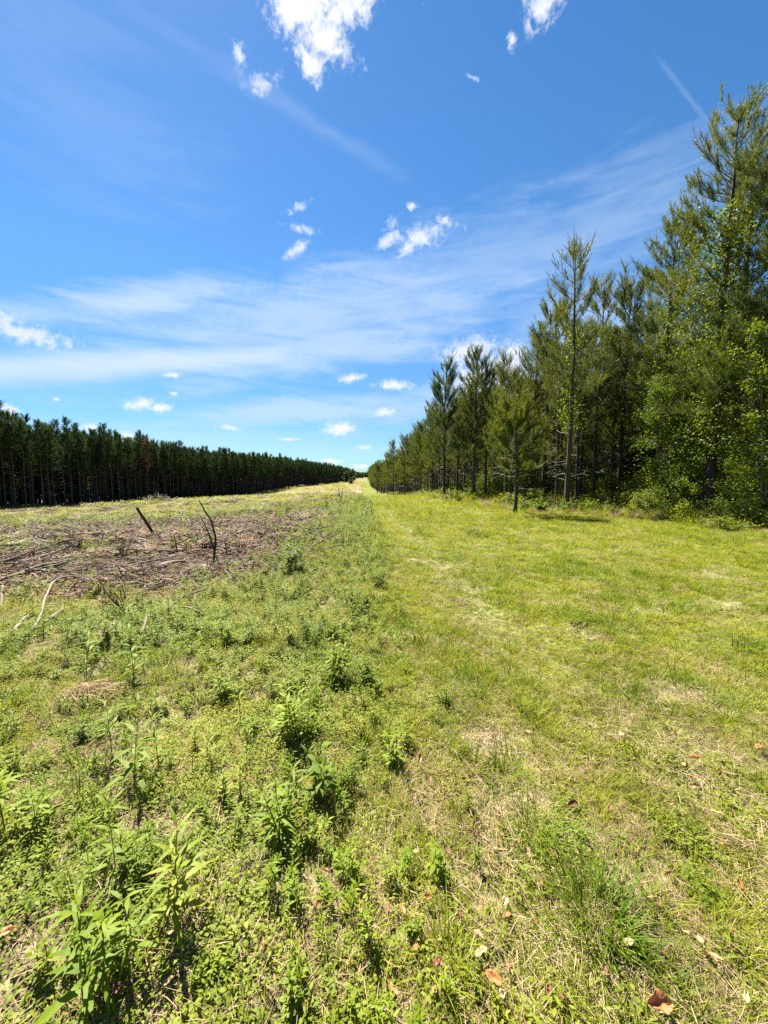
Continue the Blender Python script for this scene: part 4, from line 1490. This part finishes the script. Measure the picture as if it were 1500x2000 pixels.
stick('fallen_branch', [lift(332, 1085, .06), lift(372, 1092, .1)], .02, .012, M_STICK_P, 'pale thin stick between the short log and the sapling foot')
stick('fallen_branch', [lift(330, 1195, .05), lift(372, 1200, .1), lift(412, 1215, .03)], .012, .006, M_STICK_P, 'thin pale twig in the weeds below the sapling shadow')
stick('fallen_branch', [lift(318, 1200, .03), lift(360, 1180, .1), lift(408, 1165, .12)], .02, .007, M_STICK_G, 'slender grey branch slanting up to the right in the weeds')
stick('fallen_branch', [lift(240, 1185, .05), lift(268, 1172, .1), lift(310, 1161, .1)], .014, .007, M_STICK_G, 'grey twig with a dark knot among the left weeds', forks=[[lift(246, 1180, .08), lift(243, 1165, .15), lift(235, 1158, .2)]])
stick('fallen_branch', [lift(210, 1268, .0), lift(213, 1254, .05), lift(211, 1242, .1)], .014, .008, M_STICK_P, 'small white upright stub in the green weeds')
stick('fallen_branch', [lift(276, 1250, .02), lift(282, 1235, .06), lift(288, 1218, .1)], .018, .01, M_STICK_P, 'white stub leaning right of the small upright stub')
stick('fallen_branch', [lift(8, 1256, .03), lift(50, 1264, .05)], .014, .008, M_STICK_D, 'short dark stick in the weeds at the left frame edge')
stick('fallen_branch', [lift(580, 1068, .1), lift(612, 1050, .25), lift(640, 1042, .2)], .03, .012, M_STICK_D, 'dark branch in the brown gap beside the green weed band')
stick('fallen_branch', [lift(600, 1082, .05), lift(628, 1060, .15), lift(655, 1055, .2)], .022, .01, M_STICK_P, 'pale branch in the brown gap beside the green weed band')
stick('fallen_branch', [lift(500, 1000, .2), lift(530, 1008, .3), lift(585, 1002, .1)], .04, .02, M_STICK_D, 'dark branch on the far slash left of the upright dead brush')
stick('fallen_branch', [lift(780, 1026, .02), lift(860, 1024, .04)], .014, .01, M_STICK_G, 'thin stick lying across the lane before the crest', cat='branch')

# many more scattered sticks
nst = 0
tries = 0
while nst < 190 and tries < 4000:
    tries += 1
    y = 5.5 * (60 / 5.5) ** RN.random()
    x = RN.uniform(-1.0 * y - 1, -1.2 - .04 * y)
    if RN.random() > float(slash(np.array([x]), np.array([y]))[0]):
        continue
    if y < 12 and float(brown(np.array([x]), np.array([y]))[0]) < RN.random() * .8:
        continue
    ln = RN.uniform(.35, 1.5) * (1 + .035 * y)
    a = RN.gauss(.12, .55) + (math.pi if RN.random() < .5 else 0)
    dx, dy = math.cos(a) * ln / 2, math.sin(a) * ln / 2 * 1.2
    rr = RN.uniform(.009, .021) * (1 + .03 * y)
    lf = RN.uniform(.03, .16)
    pts = [(x - dx, y - dy, H(x - dx, y - dy) + rr + lf * RN.random()), (x + RN.uniform(-.06, .06), y + RN.uniform(-.1, .1), H(x, y) + rr + lf), (x + dx, y + dy, H(x + dx, y + dy) + rr + lf * RN.random())]
    k = RN.random()
    mt, w_ = (M_STICK_P, 'bleached') if k < .4 else ((M_STICK_G, 'grey') if k < .75 else (M_STICK_D, 'dark'))
    where = 'in the brown slash nearby' if y < 14 else ('in the middle of the cleared field' if y < 30 else 'far out on the cleared field')
    stick('fallen_branch', pts, rr, rr * .5, mt, '%s loose stick lying %s' % (w_, where), '%s sticks %s' % (w_, where), sides=5)
    nst += 1


def dead_brush(px, py, hgt, n, seed, label, name='dead_brush', mat=None, spread=.5):
    r = np.random.default_rng(seed)
    x, y, z = at(px, py)
    mb = MB()
    for k in range(n):
        a = r.uniform(0, 6.28)
        ln = hgt * r.uniform(.5, 1.1)
        s = np.linspace(0, 1, 6)
        lean = r.uniform(.1, 1) * spread
        pts = np.stack([np.cos(a) * lean * ln * s, np.sin(a) * lean * ln * s, ln * (s - .2 * lean * s * s)], 1) + r.normal(0, .03, (6, 3)) * s[:, None] * hgt
        tube(mb, pts, np.linspace(.012, .003, 6) * max(.8, hgt), 4, 0, cap=False)
        for q in range(3):
            b = pts[r.integers(2, 5)]
            d = np.array([r.normal(0, .2), r.normal(0, .2), r.uniform(.1, .3)]) * hgt
            tube(mb, np.stack([b, b + d * .5, b + d + r.normal(0, .02, 3)]), np.array([.006, .004, .002]) * max(.8, hgt), 3, 0, cap=False)
    o = mb.obj(name, [mat or M_STICK_G])
    o.location = (x, y, z - .02)
    tag(o, label, 'brush')
    return o


dead_brush(640, 1000, 1.2, 9, 1, 'bare dead brush on the left of two beside the weed band')
dead_brush(667, 985, 1.7, 7, 2, 'tallest bare dead brush by the lane, against the far field')
dead_brush(668, 1075, .55, 12, 3, 'greyish bare twig tangle at the lane side of the weed band', spread=1.2)
dead_brush(630, 1060, .5, 8, 4, 'low bare twigs over the brown gap', spread=1.0)
dead_brush(160, 1080, .6, 14, 5, 'dark root tangle behind the pole heap', mat=M_STICK_D, spread=1.2)
dead_brush(240, 1090, .5, 12, 6, 'tan dry brush tuft between pole heap and short log', mat=M_STICK_P, spread=.5)
dead_brush(245, 1195, .35, 8, 7, 'small dark twig tangle in the left weeds', mat=M_STICK_D, spread=1.2)
dead_brush(560, 1010, .8, 8, 8, 'bare brush clump on the far slash right of the sapling', spread=1.0)

# far grey brush pile at the wood edge
r = np.random.default_rng(5)
mb = MB()
for k in range(160):
    a = r.uniform(0, 6.28)
    c = np.array([r.normal(0, 2.0), r.normal(0, 1.2), 0])
    c[2] = max(.1, 1.7 * math.exp(-(c[0] / 2.2) ** 2 - (c[1] / 1.6) ** 2) * r.uniform(.3, 1))
    d = np.array([math.cos(a), math.sin(a) * .7, r.normal(0, .25)]) * r.uniform(.8, 2.4)
    tube(mb, np.stack([c - d, c + r.normal(0, .1, 3), c + d * .9]), [.07, .06, .03], 4, 0, False)
x, y, z = at(300, 990)
x, y = pix(306, 985, 88)[:2]
bpile = mb.obj('brush_pile', [M_STICK_G])
bpile.location = (x, y, H(x, y))
tag(bpile, 'low grey brush pile heaped against the dark wood', 'brush pile')


# ------------------------------------------------------------------ single weeds and grass tussocks of the foreground
def weed_thing(px, py, py_top, label, kind='lance', seed=0, mat=None):
    global NR
    keep = NR
    NR = np.random.default_rng(2000 + seed)
    x, y, z = at(px, py)
    h = max(.08, pix(px, py_top, y)[2] - z)
    if kind == 'lance':
        ms, mf = weed_mesh(h, 28, max(.07, h * .36), .17, None, lean=.1, bend=.7, r=.0045)
    elif kind == 'thin':
        ms, mf = weed_mesh(h, 20, h * .33, .16, None, lean=.1, bend=.7, r=.003)
    elif kind == 'bushy':
        ms, mf = weed_mesh(h, 24, max(.05, h * .3), .17, None, lean=.16, bend=.7, r=.004, bushy=3)
    elif kind == 'broad':
        ms, mf = weed_mesh(h, 13, max(.045, h * .34), .34, None, lean=.14, bend=.6, r=.003, bushy=2)
    elif kind == 'dark':
        ms, mf = weed_mesh(h, 22, h * .26, .34, None, lean=.2, bend=.4, r=.005, bushy=6)
    o = empty('weed_plant', (x, y, z - .01), RN.uniform(0, 6.28))
    ms.obj('stem', [M_TWIG if kind in ('thin', 'dark') else M_WEED], o, smooth=True)
    mf.obj('foliage', [mat or M_WEED], o)
    tag(o, label, 'weed', 'single weeds standing out in the foreground')
    NR = keep


WEEDS = [
    (178, 1998, 1770, 'tall lance-leaved weed at the bottom left, largest in the foreground', 'lance', None),
    (205, 1960, 1800, 'second lance-leaved stem crowding the largest weed', 'lance', None),
    (265, 1885, 1725, 'slender red-stemmed weed just behind the largest one', 'thin', None),
    (340, 1800, 1625, 'pale-leaved weed with a thick stem and dark shadow', 'lance', M_COVER),
    (228, 1725, 1560, 'slim weed left of the thick-stemmed pale weed', 'thin', None),
    (75, 1640, 1548, 'light weed with flat spreading leaves near the left edge', 'broad', M_COVER),
    (12, 1640, 1490, 'broad strap-leaved weed cut by the left edge', 'lance', None),
    (545, 1655, 1500, 'bright green narrow-leaved clump in the middle foreground', 'bushy', None),
    (562, 1440, 1325, 'dense dark-based weed clump, largest in the middle distance', 'bushy', None),
    (600, 1445, 1355, 'right-hand companion of the dense dark-based clump', 'bushy', None),
    (470, 1420, 1340, 'upright weed left of the dense dark-based clump', 'thin', None),
    (440, 1580, 1512, 'yellow-green star-topped weed left of the narrow-leaved clump', 'broad', M_COVER),
    (262, 1540, 1380, 'tall thin weed rising through the pale feathery cushion', 'thin', None),
    (310, 1500, 1395, 'slight weed on the pale feathery cushion', 'thin', None),
    (220, 1490, 1370, 'tall thin weed left of the pale feathery cushion', 'thin', None),
    (170, 1330, 1230, 'upright weed near the straw mound', 'thin', None),
    (262, 1330, 1225, 'slender weed right of the straw mound', 'thin', None),
    (712, 1335, 1285, 'small dark bushy weed at the lane edge', 'dark', M_WEED),
    (870, 1380, 1345, 'small dark plant on the lane beside a bare patch', 'dark', M_WEED),
    (563, 1115, 1060, 'dark dense seedling bush on the slash edge', 'dark', M_BROAD),
    (775, 1500, 1430, 'broad-leaved weed at the lane edge', 'broad', None),
    (630, 1560, 1445, 'leafy weed between the two big clumps', 'broad', None),
    (850, 1715, 1640, 'broad dark-leaved weed in the centre foreground', 'broad', None),
    (570, 1985, 1915, 'broad-leaved weed at the bottom edge', 'broad', None),
    (690, 1720, 1670, 'bright three-leaved weed in the centre foreground', 'broad', None),
    (100, 1920, 1840, 'low weed left of the largest weed', 'broad', M_COVER),
    (600, 1670, 1600, 'leafy yellow-green weed right of the narrow-leaved clump', 'broad', M_COVER),
    (405, 1490, 1410, 'thin weed above the star-topped weed', 'thin', None),
    (430, 1370, 1290, 'bushy weed in the green left field', 'bushy', None),
    (650, 1330, 1240, 'bushy weed at the inner edge of the weed band', 'bushy', None),
    (680, 1190, 1130, 'bushy weed on the crest of the weed band', 'bushy', None),
    (740, 1150, 1095, 'bright bushy weed where the band meets the lane', 'bushy', None),
]
for i, (px, py, pt, lab, kd, mt) in enumerate(WEEDS):
    weed_thing(px, py, pt, lab, kd, i, mt)


def tussock(px, py, py_top, label, n, rad, mat, seed, spread=.5):
    global NR
    keep = NR
    NR = np.random.default_rng(3000 + seed)
    x, y, z = at(px, py)
    h = max(.1, pix(px, py_top, y)[2] - z)
    me = tuft(int(n * .75), rad, h * .4, h * 1.0, .0046, spread, .9, mat)
    o = bpy.data.objects.new('grass_tussock', me)
    COL.objects.link(o)
    o.location = (x, y, z)
    tag(o, label, 'tussock', 'grass tussocks standing out of the lane')
    NR = keep


for i, a in enumerate([(1170, 1800, 1640, 'largest arching grass tussock in the right foreground', 190, .09, M_GRASSY), (1045, 1640, 1520, 'upright bright tussock behind the largest one', 110, .06, M_GRASSY),
                       (320, 1312, 1200, 'rush-like upright grass clump in the left field', 60, .05, M_GRASSY), (865, 1900, 1800, 'yellow-green tussock in the bottom centre', 120, .07, M_GRASS),
                       (1330, 1650, 1590, 'low tussock right of the largest one', 90, .07, M_GRASSY), (1470, 1900, 1820, 'tussock with broad blades at the right frame edge', 40, .05, M_GRASSY),
                       (1100, 1960, 1890, 'small tussock near the bottom edge', 60, .05, M_GRASS), (1310, 1940, 1880, 'drooping tussock beside the big orange leaf', 40, .04, M_GRASSY),
                       (400, 1850, 1780, 'dark green tussock in the hollow right of the largest weed', 70, .05, M_GRASSY), (920, 1500, 1440, 'low tussock at the lane edge', 60, .05, M_GRASS)]):
    tussock(*a, i)


# ------------------------------------------------------------------ dead leaves on the grass
def dead_leaf(px, py, ln, wd, mat, label, rz, curl, group=None, seed=0):
    r = np.random.default_rng(4000 + seed)
    x, y, z = at(px, py)
    mb = MB()
    nu, nv = 9, 5
    u, v = np.linspace(0, 1, nu), np.linspace(-1, 1, nv)
    prof = np.sin(np.pi * np.clip(u * .93 + .05, 0, 1)) ** .7
    U, Vv = np.meshgrid(u, v, indexing='ij')
    wob = 1 + .18 * r.normal(0, 1, (nu, 1))
    X = (U - .5) * ln
    Y = Vv * prof[:, None] * wd * .5 * wob
    Z = curl * wd * (Vv ** 2) * .45 * prof[:, None] + curl * ln * .25 * (U - .4) ** 2 + r.normal(0, .002, U.shape)
    i = (np.arange(nu - 1)[:, None] * nv + np.arange(nv - 1)[None]).reshape(-1)
    q = np.stack([i, i + 1, i + nv + 1, i + nv], 1)
    mb.add(np.stack([X, Y, Z], -1).reshape(-1, 3), [q])
    tube(mb, [(-ln * .5, 0, Z[0, 2]), (-ln * .62, .004, Z[0, 2] + .006)], [.0014, .001], 4)
    o = mb.obj('dead_leaf', [mat], smooth=True)
    sm = o.modifiers.new('thickness', 'SOLIDIFY')
    sm.thickness = .0008
    o.location = (x, y, z + .045)
    o.rotation_euler = (r.normal(0, .3), r.normal(-.1, .25), rz)
    tag(o, label, 'leaf', group or 'dead leaves lying on the grass')


for i, (px, py, ln, wd, mt, lab, rz, cu) in enumerate([
        (1285, 1990, .085, .05, M_ORANGE, 'big curled orange leaf at the bottom edge', .1, 1.2), (963, 1948, .06, .038, M_ORANGE, 'orange-pink leaf right of the bottom-centre tussock', -.6, 1.0),
        (768, 1963, .045, .022, M_ORANGE, 'narrow orange leaf at the bottom centre', -.8, .8), (1398, 1900, .05, .02, M_ORANGE, 'slim orange leaf left of the broad-bladed tussock', -1.0, .8),
        (1442, 1750, .055, .026, M_ORANGE, 'pointed amber leaf near the right frame edge', 1.2, 1.0), (1306, 1724, .03, .022, M_RUST, 'small dark red leaf right of the largest tussock', .2, 1.0),
        (1286, 1792, .03, .018, M_RUST, 'small rust leaf below the dark red one', 1.0, .8), (1016, 1668, .03, .024, M_RUST, 'little red leaf left of the largest tussock', .5, 1.0),
        (1055, 1748, .035, .02, M_RUST, 'rust leaf beside the foot of the largest tussock', 1.6, 1.0), (1118, 1590, .06, .04, M_RUST, 'crumpled brown leaf behind the largest tussock', .2, .5),
        (1080, 1690, .03, .022, M_ORANGE, 'pale orange leaf left of the largest tussock', 1.2, .8), (760, 1805, .045, .02, M_RUST, 'rust-coloured leaf stuck upright in the centre grass', 1.3, 1.2),
        (835, 1780, .035, .026, M_ORANGE, 'orange leaf right of the upright rust leaf', .2, 1.0), (940, 1890, .05, .03, M_TAN, 'yellowish leaf above the orange-pink one', .3, .8),
        (1400, 1605, .06, .022, M_TAN, 'pale tan leaf lying in the right foreground', -.3, .5), (1350, 1552, .06, .03, M_TAN, 'tan crumpled leaf in the bare patch at right', .4, .8),
        (1358, 1495, .06, .025, M_ORANGE, 'amber leaf arched over the grass at right', -.3, 1.4), (1482, 1476, .06, .035, M_ORANGE, 'orange leaf cut near the right frame edge', .2, 1.0),
        (1212, 1450, .04, .03, M_TAN, 'yellow leaf alone in the green lane', .6, .8), (820, 1500, .06, .03, M_ORANGE, 'orange leaf beside the broad-leaved lane weed', 1.3, .8),
        (840, 1540, .05, .018, M_RUST, 'narrow rust leaf below the orange lane leaf', 1.5, .8), (888, 1308, .03, .025, M_RUST, 'small dark red leaf beside the pale bare patch', .2, 1.0),
        (1190, 1600, .03, .024, M_RUST, 'dark leaf right of the crumpled brown one', .9, 1.2), (1275, 1495, .04, .025, M_TAN, 'small tan leaf between the green blades', .2, .7),
        (985, 1785, .035, .026, M_TAN, 'buff leaf left of the largest tussock foot', .9, .9), (925, 1650, .03, .02, M_RUST, 'brown leaf speck in the centre grass', .4, .9),
        (620, 1790, .03, .02, M_RUST, 'brown leaf speck in the left centre grass', .4, .9), (1180, 1925, .035, .02, M_RUST, 'rust leaf between the bottom tussocks', 1.4, .9),
        (1455, 1985, .04, .02, M_TAN, 'tan leaf in the bottom right corner', .8, .8), (330, 1945, .035, .022, M_TAN, 'pale leaf right of the largest weed', .5, .8),
        (20, 1855, .05, .03, M_ORANGE, 'pale orange leaf at the left frame edge', .5, .9), (230, 1960, .04, .03, M_RUST, 'brown leaf under the largest weed', .9, .9)]):
    dead_leaf(px, py, ln * .92, wd * .85, mt, lab, rz, cu, None, i)

rl = np.random.default_rng(77)
for k in range(60):
    px, py = rl.uniform(760, 1490), rl.uniform(1420, 1990)
    if rl.uniform() < .25:
        px = rl.uniform(60, 760)
    j = int(rl.integers(0, 3))
    w_ = ('pale tan', 'rusty brown', 'faded orange')[j]
    dead_leaf(px, py, rl.uniform(.018, .036), rl.uniform(.009, .02), (M_TAN, M_RUST, M_ORANGE)[j], 'small %s scrap of dead leaf caught in the grass' % w_, rl.uniform(0, 6.28), rl.uniform(.3, 1.2), '%s leaf scraps in the grass' % w_, 100 + k)

# dark droppings-like clod on the lane and the straw mound in the left weeds
r = np.random.default_rng(8)
x, y, z = at(1130, 1224)
mb = MB()
for k in range(16):
    c = np.array([r.normal(0, .045), r.normal(0, .03), r.uniform(.005, .025)])
    th = np.linspace(-1, 1, 5)
    tube(mb, c + np.stack([th * .02, th * 0, th * .004], 1), .015 * np.sqrt(1.05 - th ** 2), 6, 0, True, .35)
o = mb.obj('soil_clod', [M_STICK_D])
o.location = (x, y, z)
tag(o, 'small dark clump of clods lying on the mown lane', 'clod')

x, y, z = at(172, 1365)
mb = MB()
n = 420
a = NR.uniform(0, 6.28, n)
q = np.sqrt(NR.uniform(0, 1, n))
base = np.stack([q * np.cos(a) * .26, q * np.sin(a) * .12, .10 * (1 - q ** 2) + NR.uniform(-.01, .02, n)], 1)
b = NR.normal(.3, .6, n)
d = np.stack([np.cos(b), np.sin(b), NR.normal(-.1, .2, n)], 1)
leaves(mb, base, d, sph(n, .5, 1), NR.uniform(.08, .2, n), .004, .3, [.8, 1, .4])
o = mb.obj('straw_mound', [M_STRAW])
o.location = (x, y, z)
tag(o, 'brown straw mound lying in the left weeds', 'straw')
